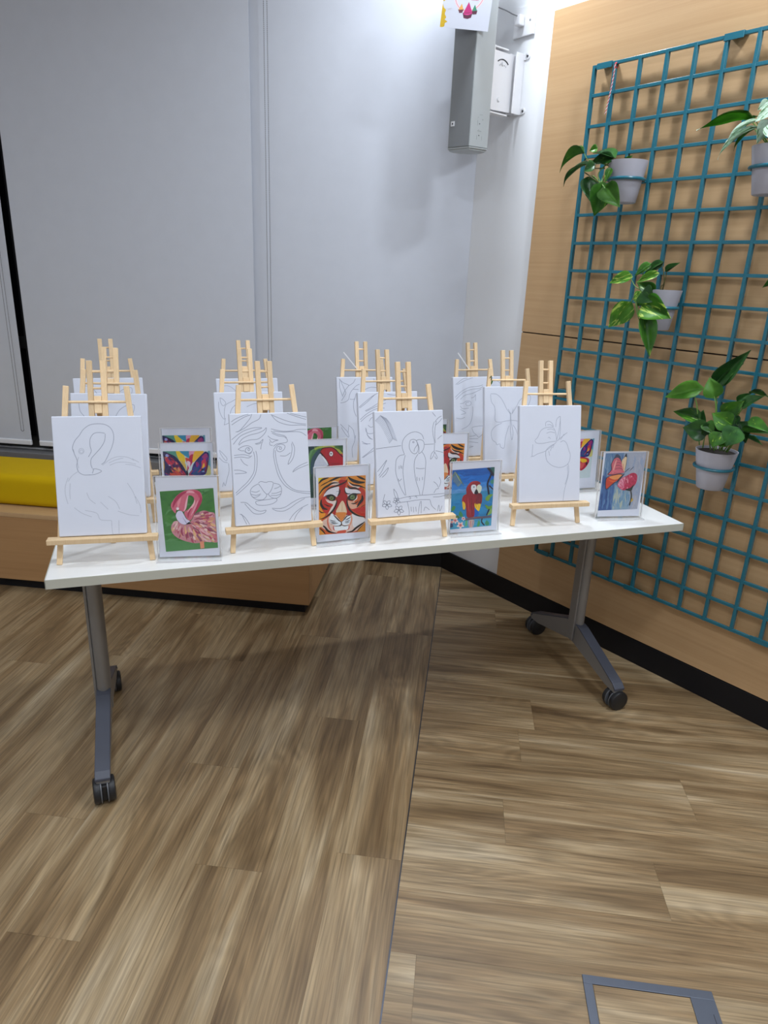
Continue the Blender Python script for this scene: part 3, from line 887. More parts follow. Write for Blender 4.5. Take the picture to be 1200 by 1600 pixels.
# ------------------------------------------------------------------ easels
TILT = .223
TT = math.tan(TILT)
def make_easel():
    t = thing('table_easel', '', 'easel')
    for sx in (-1, 1):
        bm = bmesh.new(); bar(bm, (sx * .115, .006, .0), (sx * .072, .006 + .445 * TT, .445), .0135, .010, (0, 1, 0)); obj('leg', bm, M['pine'], t, .001)
    for sx in (-1, 1):
        bm = bmesh.new(); bar(bm, (sx * .0165, .020 + .05 * TT, .05), (sx * .0165, .020 + .505 * TT, .505), .0135, .012, (0, 1, 0)); obj('mast_slat', bm, M['pine'], t, .001)
    bm = bmesh.new(); cyl(bm, (-.073, .010 + .405 * TT, .405), (.073, .010 + .405 * TT, .405), .0033, seg=10); obj('crossbar', bm, M['pine'], t, smooth=True)
    for z in (.478, .437):
        bm = bmesh.new(); cyl(bm, (-.012, .020 + z * TT, z), (.012, .020 + z * TT, z), .0028, seg=8); obj('mast_pin', bm, M['pine'], t)
    bm = bmesh.new(); bar(bm, (0, .020 + .375 * TT, .375), (0, .020 + .418 * TT, .418), .0185, .014, (0, 1, 0)); obj('slider_block', bm, M['pine'], t, .001)
    bm = bmesh.new(); box(bm, (0, -.008, .0708), (.268, .026, .013)); obj('ledge', bm, M['pine'], t, .001)
    bm = bmesh.new(); bar(bm, (0, .028 + .40 * TT, .395), (0, .145, .0), .0135, .010, (0, 1, 0)); obj('rear_leg', bm, M['pine'], t, .001)
    bm = bmesh.new(); box(bm, (0, .010, .062), (.190, .010, .012)); obj('lower_rail', bm, M['pine'], t, .001)
    return t
easel0 = make_easel()

G_SET = (135, 140, 155)
def lines(pic, strokes, col, wd):
    for s in strokes: pic.line(s.strip(), col, wd, False)

def pic_flamingo_sketch():
    p = Picture([(20, 50), (940, 48), (1000, 1300), (90, 1335)])
    lines(p, ["250,430 238,380 262,310 310,250 350,190 410,145 480,130 560,135 620,165 655,220 662,290 645,370 610,450 570,530 535,560",
              "570,230 510,222 455,235 420,290 418,360 430,420 400,480", "575,235 568,310 530,380 470,450 430,500 425,560 440,600",
              "245,400 258,450 285,520 280,580 300,640 350,670 420,670", "440,610 480,608 535,632 470,665 400,672", "440,655 455,610"], (160, 166, 182), .0055)
    lines(p, ["300,420 315,392 345,395 356,422 340,446 312,444 300,420", "308,424 330,404 348,424 330,440 308,424", "300,480 288,540 300,600", "545,570 620,510 700,480 800,485 870,520",
              "610,545 690,510 760,495", "620,570 700,540 800,540 890,560", "780,560 860,570 940,600", "850,500 920,540", "300,630 230,680 190,740", "190,700 160,790 160,880 185,980",
              "210,760 205,860 210,930", "250,1020 330,1080 430,1120", "360,1050 480,1080 520,1150 630,1160", "635,1160 640,1260 650,1320", "710,1160 712,1300",
              "380,860 410,930 470,980", "600,900 680,960 720,1040", "800,760 860,860 900,980", "520,960 600,1040", "880,900 930,1000 940,1080", "700,1060 820,1100 920,1110"], (188, 193, 206), .0055)
    return p

def pic_tiger_sketch():
    p = Picture([(65, 125), (1040, 90), (1085, 1480), (150, 1560)])
    lines(p, ["95,230 150,190 250,145 310,125", "100,270 170,220 270,160 330,140", "350,125 330,180 270,260 200,340 150,360", "465,130 440,190 350,240 260,310 170,360",
              "100,460 170,400 260,340 370,305 460,300 470,310 400,330 290,370 200,420 120,520", "185,520 230,450 320,400 430,370 500,335 530,300 525,350 480,410 420,450 330,460 240,490 190,530",
              "590,130 680,170 800,215 920,240 1030,250", "600,140 650,200 720,240 830,265 960,262 1030,270", "790,110 900,150 1030,190", "830,110 950,140 1035,160",
              "590,315 650,330 740,345 850,340 930,320 1030,318", "620,345 740,355 860,350 960,355 1030,400", "600,370 680,405 750,415 790,450 785,485 720,500 660,510 620,540", "590,345 660,380 750,400 785,430",
              "550,405 590,440 640,455 680,460 640,470 600,490 570,450", "575,480 575,520 610,530", "390,510 450,490 490,450 470,520 460,580", "400,515 440,510 470,490",
              "180,580 240,545 300,535 350,560 355,600 320,630 280,620 270,590 290,560 320,560", "300,580 315,565 325,585 310,600 300,580", "180,580 220,600 260,600", "260,610 320,640 350,610",
              "630,570 660,530 710,510 760,530 750,580 700,610 660,590 665,550 700,535", "690,560 710,545 720,570 700,580 690,560", "130,690 220,680 310,690 350,660", "130,660 250,650 330,670",
              "210,700 250,760 300,790", "130,850 200,850 285,880 140,895", "370,610 385,680 385,780 370,880 300,990 220,1070 150,1140", "400,600 415,680 412,800 390,900 330,1000 240,1090 155,1165",
              "625,570 620,660 640,780 680,920 750,1030 850,1100 960,1130 1070,1140", "640,590 650,700 680,830 730,950 800,1040 900,1100 1070,1115", "850,480 880,550 875,640 850,710 800,770 810,720 835,660 850,580 845,500",
              "700,660 770,660 830,620", "855,870 880,830 950,780 1040,740", "860,865 930,820 1050,770", "430,1010 460,990 520,1000 560,990 610,1000 605,1050 580,1110 540,1150 500,1120 460,1060 430,1020",
              "425,1020 360,1060 330,1110 345,1170 400,1215 480,1220 525,1180 530,1150", "620,1010 690,1030 715,1090 700,1160 650,1200 590,1190 550,1150", "340,1115 400,1125 445,1105", "335,1150 400,1165 460,1145",
              "350,1185 400,1190 450,1160", "625,1080 670,1065 700,1045", "590,1140 650,1135 710,1110", "580,1165 650,1165 705,1145", "400,1240 480,1225 560,1215 640,1200 655,1230 600,1270 500,1290 420,1285 395,1260 400,1240",
              "210,1255 280,1260 340,1310 400,1350 460,1365 520,1350 500,1385 440,1400 370,1390 310,1330 260,1270", "595,1325 680,1330 760,1310 850,1250 950,1200 1070,1180", "600,1335 660,1360 740,1360 820,1320 900,1260 1000,1200",
              "200,1400 260,1440 320,1530", "220,1400 250,1460 285,1530", "805,1480 860,1400 940,1330 1040,1275", "865,1480 900,1400 970,1320"], (150, 156, 172), .0055)
    return p

def petals(p, x, y, r, col, wd, n=5, fillc=None):
    for k in range(n):
        a = k * 2 * math.pi / n + .3
        q = [(x, y), (x + r * .6 * math.cos(a - .5), y + r * .6 * math.sin(a - .5)), (x + r * math.cos(a), y + r * math.sin(a)), (x + r * .6 * math.cos(a + .5), y + r * .6 * math.sin(a + .5))]
        if fillc: p.fill(q, fillc)
        if col: p.line(q + [q[0]], col, wd, False)

def pic_parrot_sketch():
    p = Picture([(105, 155), (965, 90), (968, 1410), (130, 1490)])
    c = (136, 142, 158)
    lines(p, ["180,200 240,270 290,380 330,490", "470,680 445,600 450,520 490,450 560,400 630,390 690,420 715,480", "545,500 580,485 620,500 635,540 645,600 620,660 580,665 545,630 530,570 545,500",
              "620,500 660,485 705,500 720,550 700,620 650,665 655,600 640,540 620,500", "575,515 590,512 592,528 576,528 575,515", "590,640 600,600 635,550", "470,685 410,700 370,750 358,830 360,920 390,1030 430,1130 470,1200",
              "480,690 460,780 450,870 452,960 465,1080 480,1200", "690,640 720,690 735,760 728,860 720,960 700,1100 680,1190", "640,670 600,740 588,830 595,930 610,1020 640,1120 655,1190", "120,625 260,600 430,572", "720,545 840,535",
              "390,1245 500,1215 650,1195 800,1180 965,1160", "400,1290 500,1275 650,1250 780,1245", "820,1210 900,1205 965,1185", "495,1275 515,1380 515,1450", "660,1265 640,1350 630,1430", "670,1265 668,1340 665,1420",
              "515,1222 530,1215 540,1235 520,1240", "590,1215 610,1208 615,1232", "850,250 830,330 835,430 850,510 845,620", "880,240 860,330 855,430 860,520", "830,130 870,180", "860,250 900,200 945,170", "870,290 920,240 950,200",
              "845,620 810,660 795,730 830,690 850,630", "850,640 880,700 870,725 850,690", "860,620 920,630 960,640", "890,470 920,440 945,420", "135,910 190,840 250,760 220,830 190,900 150,960", "160,980 220,910 270,855 240,930 190,980",
              "830,1015 870,1050 890,1100 860,1110 830,1160", "900,955 920,1010 900,1080", "700,1390 720,1340 770,1375", "870,1390 890,1310 900,1390 930,1320", "780,1250 800,1320 850,1370", "220,1190 200,1270 190,1340", "330,1120 370,1180 380,1260 340,1200 330,1120",
              "400,830 402,870", "420,820 422,860", "435,825 436,865", "610,850 660,855 720,850", "620,960 622,1010", "650,970 652,1010", "690,960 690,1000", "390,990 400,1020 430,990", "540,1340 545,1400", "570,1340 572,1410", "600,1340 604,1400"], c, .005)
    st = csm([p.u(q) for q in P2("180,200 240,270 290,380 330,490")], 7)
    for i, q in enumerate(st):
        for sg in (-1, 1):
            l = .085 * (1 - .3 * i / len(st))
            p.line([q, (q[0] + sg * l * (1.0 if sg > 0 else .9), q[1] + l * .35 + (.02 if sg < 0 else 0))], (168, 174, 190), .0045, False, True)
    for x, y, r in ((245, 1320, 60), (390, 1385, 62), (362, 1272, 46)): petals(p, x, y, r, c, .0055)
    return p

def pic_flower_sketch():
    p = Picture([(165, 160), (970, 120), (940, 1375), (160, 1415)])
    lines(p, ["500,420 500,370 540,350 580,375 600,420", "520,400 560,395 595,420", "365,600 400,560 430,490 470,450 530,430 590,430 620,470 635,540 640,590", "510,510 560,490 620,500", "520,460 570,450 610,465",
              "360,605 380,640 450,645 540,625 650,605", "335,660 330,740 330,815 400,780 490,745 560,690 640,620", "310,825 335,810", "640,600 665,500 680,400 690,290 670,290 640,330 630,420", "690,300 690,420 680,560 650,605",
              "665,590 720,540 780,490", "690,590 715,550 740,510", "690,620 730,600 770,630 800,720 820,790 800,880 750,930 680,950 600,935 540,895 510,850 500,760 530,700 600,650", "790,900 800,970 790,1060 765,1160 740,1260 725,1380",
              "780,930 785,1050 750,1170", "500,750 500,810", "540,740 550,800", "530,570 545,560 560,580", "580,680 560,740", "610,650 590,700"], (168, 174, 190), .0055)
    return p

def pic_foliage_a():
    p = Picture([(100, 245), (927, 225), (1000, 1420), (205, 1445)])
    lines(p, ["180,310 215,330 250,375 220,410 190,370 180,310", "165,360 170,440 200,530 240,575 235,500 250,400 330,350 400,300", "400,380 340,420 310,480 300,560", "240,640 250,560", "235,645 290,620 310,560",
              "190,950 240,1000 280,1050 270,1080 220,1020 190,960", "190,1040 240,1090 290,1105", "300,1110 310,1200 290,1290 270,1380 250,1340 240,1390", "500,420 600,380 700,400 760,480", "560,700 640,640 740,680"], (160, 166, 182), .0055)
    return p

def pic_foliage_b():
    p = Picture([(150, 165), (980, 150), (1010, 1420), (200, 1460)])
    lines(p, ["190,190 250,250 320,280 330,300 280,370 240,470", "200,200 200,320 240,450", "210,210 280,380", "430,190 400,250 330,300", "230,530 290,420 280,380", "215,565 280,550 330,510 350,430 380,370 440,300 490,270", "350,505 420,500 440,420",
              "400,350 480,355", "430,480 405,560 415,680 450,770", "560,360 640,320 700,315 760,330 800,400", "215,890 280,960 330,1020 340,1090 290,1040 230,940", "330,900 400,970 420,1050 430,1110", "340,920 330,1020", "440,1060 420,1170 390,1260 400,1400",
              "600,420 720,400 800,500", "700,180 720,230"], (144, 150, 168), .0055)
    return p

def pic_stripes_sketch():
    p = Picture([(465, 405), (1345, 355), (1370, 1730), (545, 1800)])
    lines(p, ["490,640 570,560 680,460 760,410", "500,650 600,560 720,430", "580,690 680,630 780,560 900,500", "590,700 700,640 780,600 880,560", "510,830 600,740 690,680 760,650 860,640", "520,860 600,780 700,720 820,690", "640,850 670,800 700,790",
              "625,910 660,940 700,930", "590,950 600,1010 640,1040 700,1030", "600,960 620,1060 690,1130", "610,1050 650,1110 690,1120", "540,1160 600,1190 660,1190", "550,1190 620,1200", "545,1400 640,1320 710,1250", "560,1400 650,1330 720,1290", "900,420 1000,430 1100,420"], (144, 150, 168), .0055)
    return p

def pic_tiger_sketch_b():
    p = Picture([(75, 145), (705, 125), (720, 1230), (110, 1260)])
    lines(p, ["105,430 180,350 280,290 400,270 460,250", "115,460 200,370 300,320 420,300 460,270", "170,460 230,400 330,370 440,310", "110,250 200,170 260,160", "130,250 230,190 330,150", "165,520 210,510 250,480 300,490 305,530 270,550 240,530 250,500 280,500",
              "310,440 350,420 365,390 365,480", "170,550 200,590 280,580", "170,600 240,650 180,670", "120,720 180,730 230,710", "330,560 330,650 310,760 270,830 190,880", "320,850 370,840 440,830 500,845", "320,860 340,920 380,960 410,990 460,940", "270,980 340,970 370,960",
              "280,1010 400,1010", "280,1050 400,1065", "275,1110 340,1115", "270,1140 330,1120", "600,170 660,200 700,240"], (162, 168, 184), .0065)
    return p

def pic_butterfly_sketch():
    p = Picture([(490, 280), (1215, 248), (1190, 1450), (500, 1490)])
    lines(p, ["570,380 640,380 700,430 740,500 780,590 830,660", "570,390 580,490 620,560 630,650 625,720 640,770 700,775 780,755 840,745", "840,745 900,750 980,770 1020,700 1030,600 1080,480 1090,390 1020,400 950,460 900,560 850,650",
              "715,790 640,830 590,890 580,960 600,1030 640,1060 650,1090 690,1080 700,1120 745,1130 760,1000 790,880 810,820", "860,810 900,880 930,1000 960,1120 1010,1080 1060,1040 1090,960 1070,880 1000,810 960,790",
              "830,640 835,750 850,850 860,920 845,1020 830,930 825,800 830,640", "830,660 800,590", "845,660 865,590"], (170, 176, 192), .0065)
    return p

CW, CH, CT = .212, .304, .017
EASELS = [  # u, v, yaw, lift, drawing, easel words, canvas label
    (.140, .077, -.085, 0, pic_flamingo_sketch, 'holding the faint flamingo sketch', 'white canvas with a faint pencil sketch of a flamingo'),
    (.152, .379, -.15, .006, pic_butterfly_sketch, 'directly behind the flamingo sketch', 'white canvas on the easel directly behind the flamingo sketch'),
    (.152, .641, .037, .012, pic_butterfly_sketch, 'at the table back edge, behind the flamingo sketch', 'white canvas at the table back edge, furthest behind the flamingo sketch'),
    (.580, .070, .019, 0, pic_tiger_sketch, 'holding the full tiger face sketch', 'white canvas with a pencil sketch of a full tiger face'),
    (.567, .378, .007, .005, pic_foliage_a, 'directly behind the full tiger face sketch', 'white canvas with pencil leaves, directly behind the full tiger face sketch'),
    (.599, .640, .026, .008, pic_butterfly_sketch, 'at the table back edge behind the tiger face sketch', 'white canvas at the table back edge, furthest behind the full tiger face sketch'),
    (.981, .055, .012, 0, pic_parrot_sketch, 'holding the parrot on a branch sketch', 'white canvas with a pencil sketch of a parrot on a branch'),
    (1.027, .378, .038, 0, pic_stripes_sketch, 'directly behind the parrot sketch', 'white canvas with pencil tiger stripes, directly behind the parrot sketch'),
    (1.021, .640, -.035, .010, pic_foliage_b, 'with a white tie, behind the parrot sketch', 'white canvas with leaf outlines at the table back edge behind the parrot sketch'),
    (1.462, .088, -.085, 0, pic_flower_sketch, 'holding the butterfly on a flower sketch', 'white canvas with a pencil sketch of a butterfly on a flower'),
    (1.484, .379, -.049, .012, pic_butterfly_sketch, 'holding the large plain butterfly sketch', 'white canvas with a pencil sketch of one large butterfly'),
    (1.482, .641, .052, .008, pic_tiger_sketch_b, 'with a white tie, behind the large butterfly sketch', 'white canvas with half a tiger face sketched, behind the large butterfly canvas'),
]
def rot_local(pt, u, v, yaw, z=0):
    c, s = math.cos(yaw), math.sin(yaw)
    return tpt(u + pt[0] * c - pt[1] * s, v + pt[0] * s + pt[1] * c, TZ + z + pt[2])
CB_Y, CB_Z = -.0035, .080          # lower front edge of the canvas in easel coordinates
for i, (u, v, yaw, lift, fn, ew, cl) in enumerate(EASELS):
    e = easel0 if i == 0 else copy_tree(easel0)
    e.location = tpt(u, v, TZ + .0004); e.rotation_euler = (0, 0, TA + yaw)
    tag(e, 'small pale pine table easel ' + ew, 'easel', 'pine table easels on the white table')
    if lift:
        for ch in e.children:
            if ch.name.startswith(('ledge', 'lower_rail')): ch.location.z = lift - .0015
    if i in (8, 11):
        bm = bmesh.new(); bar(bm, (-.072, .0 + .455 * TT, .470), (-.018, .012 + .41 * TT, .408), .004, .0012, (0, 1, 0)); obj('white_tie', bm, M['white_plastic'], e)
    bm = bmesh.new(); box(bm, (0, CT / 2, CH / 2), (CW, CT, CH))
    c = obj('canvas', bm, M['canvas'], None, .0025, smooth=False, seg=3)
    c.matrix_world = Matrix.Translation(rot_local((0, CB_Y, CB_Z + lift), u, v, yaw)) @ Matrix.Rotation(TA + yaw, 4, 'Z') @ Matrix.Rotation(-TILT, 4, 'X')
    tag(c, cl, 'canvas', 'white canvases on easels')
    fn().build('pencil_drawing', [(-CW / 2, 0, CH), (CW / 2, 0, CH), (CW / 2, 0, 0), (-CW / 2, 0, 0)], c, M['ink'], 0)

# ------------------------------------------------------------------ printed paintings
def paint_flamingo():
    p = Picture([(105, 150), (1020, 90), (1100, 1105), (215, 1175)])
    bg = p.fill([(0, 0), (1, 0), (1, 1), (0, 1)], (58, 122, 48), False, True)
    p.daub(bg, [(48, 110, 42), (66, 134, 50), (72, 128, 60), (52, 118, 38), (88, 146, 84)], 150, .3, .16, .05, .8)
    p.fill([(0, .8), (.5, .86), (1, .9), (1, 1), (0, 1)], (88, 142, 86), False, True)
    body = p.fill("650,640 700,540 780,500 860,475 960,500 1045,530 1060,700 1090,900 1090,1010 980,1010 860,1010 720,1030 580,1005 450,960 370,910 320,850 300,770 330,690 400,650 480,700 560,715", (206, 138, 148))
    c0 = p.u((600, 640))
    fl = lambda x, y: math.atan2(y - c0[1], x - c0[0]) * .75 + .1
    p.daub(body, [(226, 172, 178), (186, 84, 104), (214, 150, 120), (160, 62, 92), (232, 198, 190), (206, 120, 130), (226, 180, 130), (150, 90, 110)], 230, fl, .13, .03, .35)
    neck = p.fill("370,520 310,440 300,370 340,300 400,220 480,160 570,125 680,115 770,140 820,200 830,290 800,370 750,440 700,520 650,620 600,640 540,560 530,500 600,450 650,400 690,330 690,260 650,220 600,220 570,270 555,350 540,430 520,490 450,470 400,450 380,510", (206, 104, 124))
    for s, c, wd in (("330,420 380,300 470,200 570,150", (170, 50, 84), .05), ("800,210 805,300 750,420 690,530", (176, 52, 88), .045), ("690,140 770,180 790,260", (190, 70, 96), .05),
                     ("560,170 620,150 700,170", (226, 160, 172), .04), ("590,215 565,320 545,430 520,490", (232, 176, 186), .03), ("705,290 690,360 640,430 580,500", (232, 180, 186), .03),
                     ("470,250 430,340 420,420", (226, 140, 152), .04), ("650,430 600,520 590,600", (180, 60, 90), .03), ("760,300 700,440 640,560", (222, 150, 164), .03)):
        p.line(s, c, wd)
    p.fill("385,540 420,485 480,485 520,545 560,615 620,660 560,710 480,700 420,650 390,595", (214, 208, 232))
    p.line("500,590 560,680 590,700", (150, 150, 176), .012)
    p.ell(412, 440, 27, 27, (222, 190, 200)); p.ell(414, 445, 15, 15, (240, 232, 230))
    p.fill("550,712 600,668 655,690 600,705", (24, 22, 26), False)
    p.fill("790,1005 860,990 868,1108 805,1122", (222, 146, 116), False)
    return p

def paint_tiger():
    p = Picture([(145, 290), (1035, 235), (1030, 1295), (165, 1365)])
    p.fill([(0, 0), (1, 0), (1, 1), (0, 1)], (206, 92, 42), False, True)
    for s, c in (("145,290 520,260 520,380 300,480 160,640 150,400", (222, 146, 44)), ("690,255 1035,235 1035,560 900,420 700,380", (220, 138, 46)), ("150,700 230,820 300,900 240,1050 155,1060", (234, 150, 34)),
                 ("150,290 240,300 150,370", (222, 196, 30)), ("530,340 640,330 690,340 650,480 690,640 690,780 720,900 740,990 430,1000 480,800 490,640 540,470", (172, 28, 28)), ("720,820 900,850 1030,830 1030,1010 880,960 760,880", (190, 36, 30)),
                 ("200,690 290,640 420,790 380,900 280,960 200,850", (196, 46, 30)), ("880,480 960,470 1030,560 1000,720 940,800 960,620", (196, 60, 40)), ("300,1050 430,990 760,990 830,960 1030,1060 1030,1160 800,1300 400,1310 170,1180", (226, 194, 180)),
                 ("790,960 1020,1050 1000,1140 820,1220 780,1100", (226, 222, 224)), ("165,1240 280,1350 165,1365", (232, 152, 56)), ("1030,1130 1030,1295 880,1300 960,1190", (214, 140, 52)),
                 ("245,640 280,560 380,490 520,455 530,500 520,590 490,650 440,620 340,610 260,645", (222, 218, 224)), ("655,470 740,500 860,510 930,545 935,580 850,590 750,600 700,640 690,610 650,560", (222, 220, 226)),
                 ("420,350 520,370 520,420 400,430 330,450", (226, 202, 190)), ("710,360 800,420 920,450 880,480 740,430", (228, 204, 192)), ("280,680 350,740 450,720 480,720 470,800 400,900 330,970 380,860 420,790 320,750", (230, 214, 204)),
                 ("870,620 850,690 780,730 700,720 700,780 760,870 850,860 900,820 820,760", (222, 170, 144)), ("590,720 640,780 680,930 630,960 480,940 520,830", (226, 198, 164)), ("470,950 570,935 670,945 660,1000 620,1060 580,1110 540,1070 490,1010", (220, 132, 56)),
                 ("390,960 460,1010 540,1100 570,1140 540,1190 450,1180 370,1140 350,1080", (230, 236, 242)), ("690,990 755,1020 750,1090 720,1150 640,1180 590,1150 600,1100 650,1040", (230, 236, 242)),
                 ("440,1205 700,1190 705,1240 640,1265 460,1275", (234, 238, 240)), ("520,1290 660,1270 640,1330 500,1335", (206, 84, 62))):
        p.fill(s, c)
    for s, c, wd in (("430,1190 430,1240 450,1280", (190, 50, 46), .02), ("715,1180 720,1230 690,1270", (190, 60, 50), .018), ("330,1000 320,1120 350,1230 400,1290", (216, 120, 96), .03), ("760,980 770,1080 730,1200", (222, 150, 120), .03), ("590,740 590,920", (196, 160, 120), .015), ("560,800 555,930", (240, 222, 196), .02), ("620,800 640,930", (240, 222, 196), .02)):
        p.line(s, c, wd)
    K = (30, 24, 26)
    for s, wd in (("150,400 220,325 340,285", .035), ("150,620 230,505 330,435 420,385 530,385", .035), ("260,590 330,500 440,455 560,410 660,360 690,300", .028), ("330,360 420,320 540,270 640,255", .035), ("180,450 260,400 380,340", .018),
                  ("700,270 780,330 900,370 1020,370", .055), ("720,370 800,420 920,440 1030,480", .03), ("690,430 740,480 840,480 920,520", .035), ("860,245 950,290 1030,320", .035), ("640,480 650,560 700,590 750,580", .022), ("545,500 540,570 505,630", .028), ("480,545 545,540", .016),
                  ("250,650 300,625 380,610 440,630 490,690", .022), ("680,700 720,630 790,590 870,590 925,582", .024), ("490,680 485,760 450,850 390,940 300,1020 180,1070", .032), ("690,660 685,760 720,870 800,950 900,1000 1030,1025", .036),
                  ("430,990 470,1030 530,1090 575,1120", .02), ("740,990 680,1010 640,1060 590,1110", .02), ("575,1105 575,1170 520,1195", .02), ("575,1170 630,1190 710,1180", .014), ("440,1200 520,1195 575,1190", .012), ("360,1080 410,1100 470,1105", .014), ("360,1112 420,1132 480,1130", .013), ("370,1150 450,1150 520,1140", .012),
                  ("650,1080 700,1060 755,1020", .016), ("640,1110 700,1100 740,1080", .013), ("640,1132 690,1130 735,1110", .012), ("205,700 195,780 240,860 320,885", .045), ("250,780 330,820 385,822", .018), ("155,900 200,940 260,945", .02),
                  ("965,610 970,690 920,760 870,840", .05), ("760,770 830,770 900,720", .022), ("1030,790 950,830", .03), ("180,1170 260,1210 320,1280 380,1310 480,1330", .035), ("170,1240 230,1290 280,1350", .022), ("680,1310 780,1290 850,1230 950,1160 1020,1110", .035), ("860,1300 920,1230 1000,1150", .016)):
        p.line(s, K, wd)
    p.fill("290,655 340,622 420,625 470,680 430,722 360,712", K); p.fill("700,695 730,632 800,597 872,610 840,690 770,718", K)
    p.line("310,690 350,728 420,735", (236, 232, 226), .014); p.line("870,620 860,680 800,725", (236, 232, 226), .016)
    p.ell(392, 672, 42, 38, (112, 128, 66)); p.ell(388, 664, 15, 17, (20, 24, 18)); p.ell(384, 655, 6, 6, (220, 230, 210))
    p.ell(785, 652, 48, 44, (104, 130, 74)); p.ell(780, 645, 17, 19, (20, 26, 18)); p.ell(774, 634, 7, 7, (220, 230, 210))
    p.line("520,1030 545,1060", K, .018); p.line("640,1020 615,1060", K, .018)
    return p

def paint_parrot():
    p = Picture([(145, 245), (935, 185), (868, 1282), (95, 1355)])
    for a, b, c in ((0, .12, (10, 88, 172)), (.12, .24, (18, 108, 196)), (.24, .33, (50, 130, 206)), (.33, .40, (92, 152, 208)), (.40, .52, (48, 140, 186)), (.52, .70, (26, 128, 184)), (.70, .86, (30, 132, 186)), (.86, 1, (64, 156, 192))):
        f = p.fill([(0, a), (1, a), (1, b + .01), (0, b + .01)], c, False, True)
        p.daub(f, [c, tuple(min(255, q + 10) for q in c), tuple(max(0, q - 10) for q in c)], 18, 0, .25, .03, .06)
    p.line([(0, .402), (.5, .398), (1, .394)], (30, 130, 160), .006, False, True)
    for s, c in (("860,200 935,185 930,330 890,290", (46, 100, 92)), ("760,800 780,740 840,700 900,700 850,760 820,820", (118, 160, 56)), ("750,890 830,920 885,900 870,980 800,980", (104, 156, 62)), ("870,960 885,1040 800,1090 830,1020", (130, 172, 86)),
                 ("850,450 925,410 925,480 880,500", (60, 136, 118)), ("120,1000 150,920 200,930 170,1000", (70, 140, 70)), ("260,1080 290,1010 340,1090 310,1130", (64, 140, 80)), ("180,1120 240,1090 280,1140 200,1150", (70, 120, 70)), ("390,1190 420,1180 415,1280 380,1290", (96, 170, 110)),
                 ("600,1290 635,1180 660,1240 640,1290", (80, 160, 90)), ("750,1250 785,1180 830,1240 800,1280", (60, 140, 100))):
        p.fill(s, c)
    st = csm([p.u(q) for q in P2("190,270 230,350 270,420 310,480")], 6)
    for i, q in enumerate(st):
        for sg, cc in ((-1, (116, 142, 96)), (1, (96, 128, 104)), (-1, (150, 164, 116))):
            l = .16 * (1 - .35 * i / len(st)) * p.rnd.uniform(.7, 1.1)
            p.line([q, (q[0] + sg * l * .7, q[1] + l * .55)], cc, .014, True, True)
    p.line("190,270 230,350 270,420 310,480", (196, 200, 150), .008)
    V = (26, 24, 48)
    for s, wd in (("800,190 860,260 920,350", .04), ("880,300 835,400 800,500 812,600 825,700", .032), ("830,530 910,605", .022), ("830,970 780,1090", .024), ("700,1140 688,1210 740,1275", .022)): p.line(s, V, wd, False)
    p.fill("540,940 620,1010 630,1080 550,1115", (14, 96, 186))
    p.fill("400,690 400,600 430,530 500,460 590,445 650,465 672,500 640,520 640,660 690,700 690,850 640,900 560,900 545,1110 420,1125 400,1000 385,900 330,840 325,770", (150, 28, 42))
    wl = p.fill("400,700 345,725 322,800 330,870 390,900 400,800", (164, 34, 40)); wr = p.fill("570,720 640,670 690,695 700,760 685,860 640,900 560,880", (122, 28, 44))
    p.fill("330,830 380,870 382,960 352,990 332,930", (232, 186, 44)); p.fill("560,860 600,880 640,870 672,890 640,1005 600,990 560,930", (240, 200, 36))
    p.line("575,860 590,950", (210, 80, 30), .02); p.line("630,870 635,960", (230, 130, 30), .02); p.line("345,985 370,995", (20, 30, 60), .02)
    p.daub(wr, [(96, 22, 40), (150, 36, 46)], 16, 1.5, .08, .014); p.line("430,760 440,900 450,1050", (190, 60, 66), .02); p.line("500,740 500,900 510,1060", (120, 20, 36), .016); p.line("470,980 480,1080", (210, 100, 110), .014)
    p.line("420,600 450,520 520,470 600,460", (186, 56, 60), .02)
    p.fill("500,530 540,513 580,530 588,590 552,688 512,650 490,590", (226, 226, 232)); p.fill("600,545 640,513 687,550 682,620 652,672 620,660 595,610", (222, 226, 204)); p.fill("556,650 590,600 622,652 608,692 555,688", (24, 20, 30))
    p.ell(545, 560, 11, 13, (40, 60, 110)); p.ell(545, 560, 5, 6, (10, 10, 20))
    p.line("375,1168 540,1140 700,1128 870,1112", (92, 84, 104), .04, False); p.line("400,1160 560,1132 700,1120", (150, 110, 96), .012)
    p.fill("440,1190 545,1180 525,1300 452,1310", (196, 170, 160)); p.line("480,1190 488,1300", (190, 50, 60), .025); p.line("530,1185 515,1295", (20, 90, 170), .02); p.line("445,1195 460,1305", (16, 90, 180), .02)
    for x, y, r in ((195, 1185, 62), (290, 1275, 72), (345, 1150, 42), (130, 1215, 40)):
        petals(p, x, y, r, None, 0, 5, (240, 212, 206)); petals(p, x, y, r * .5, None, 0, 5, (206, 96, 100))
    p.fill("95,1250 140,1240 150,1300 95,1320", (60, 70, 110))
    return p

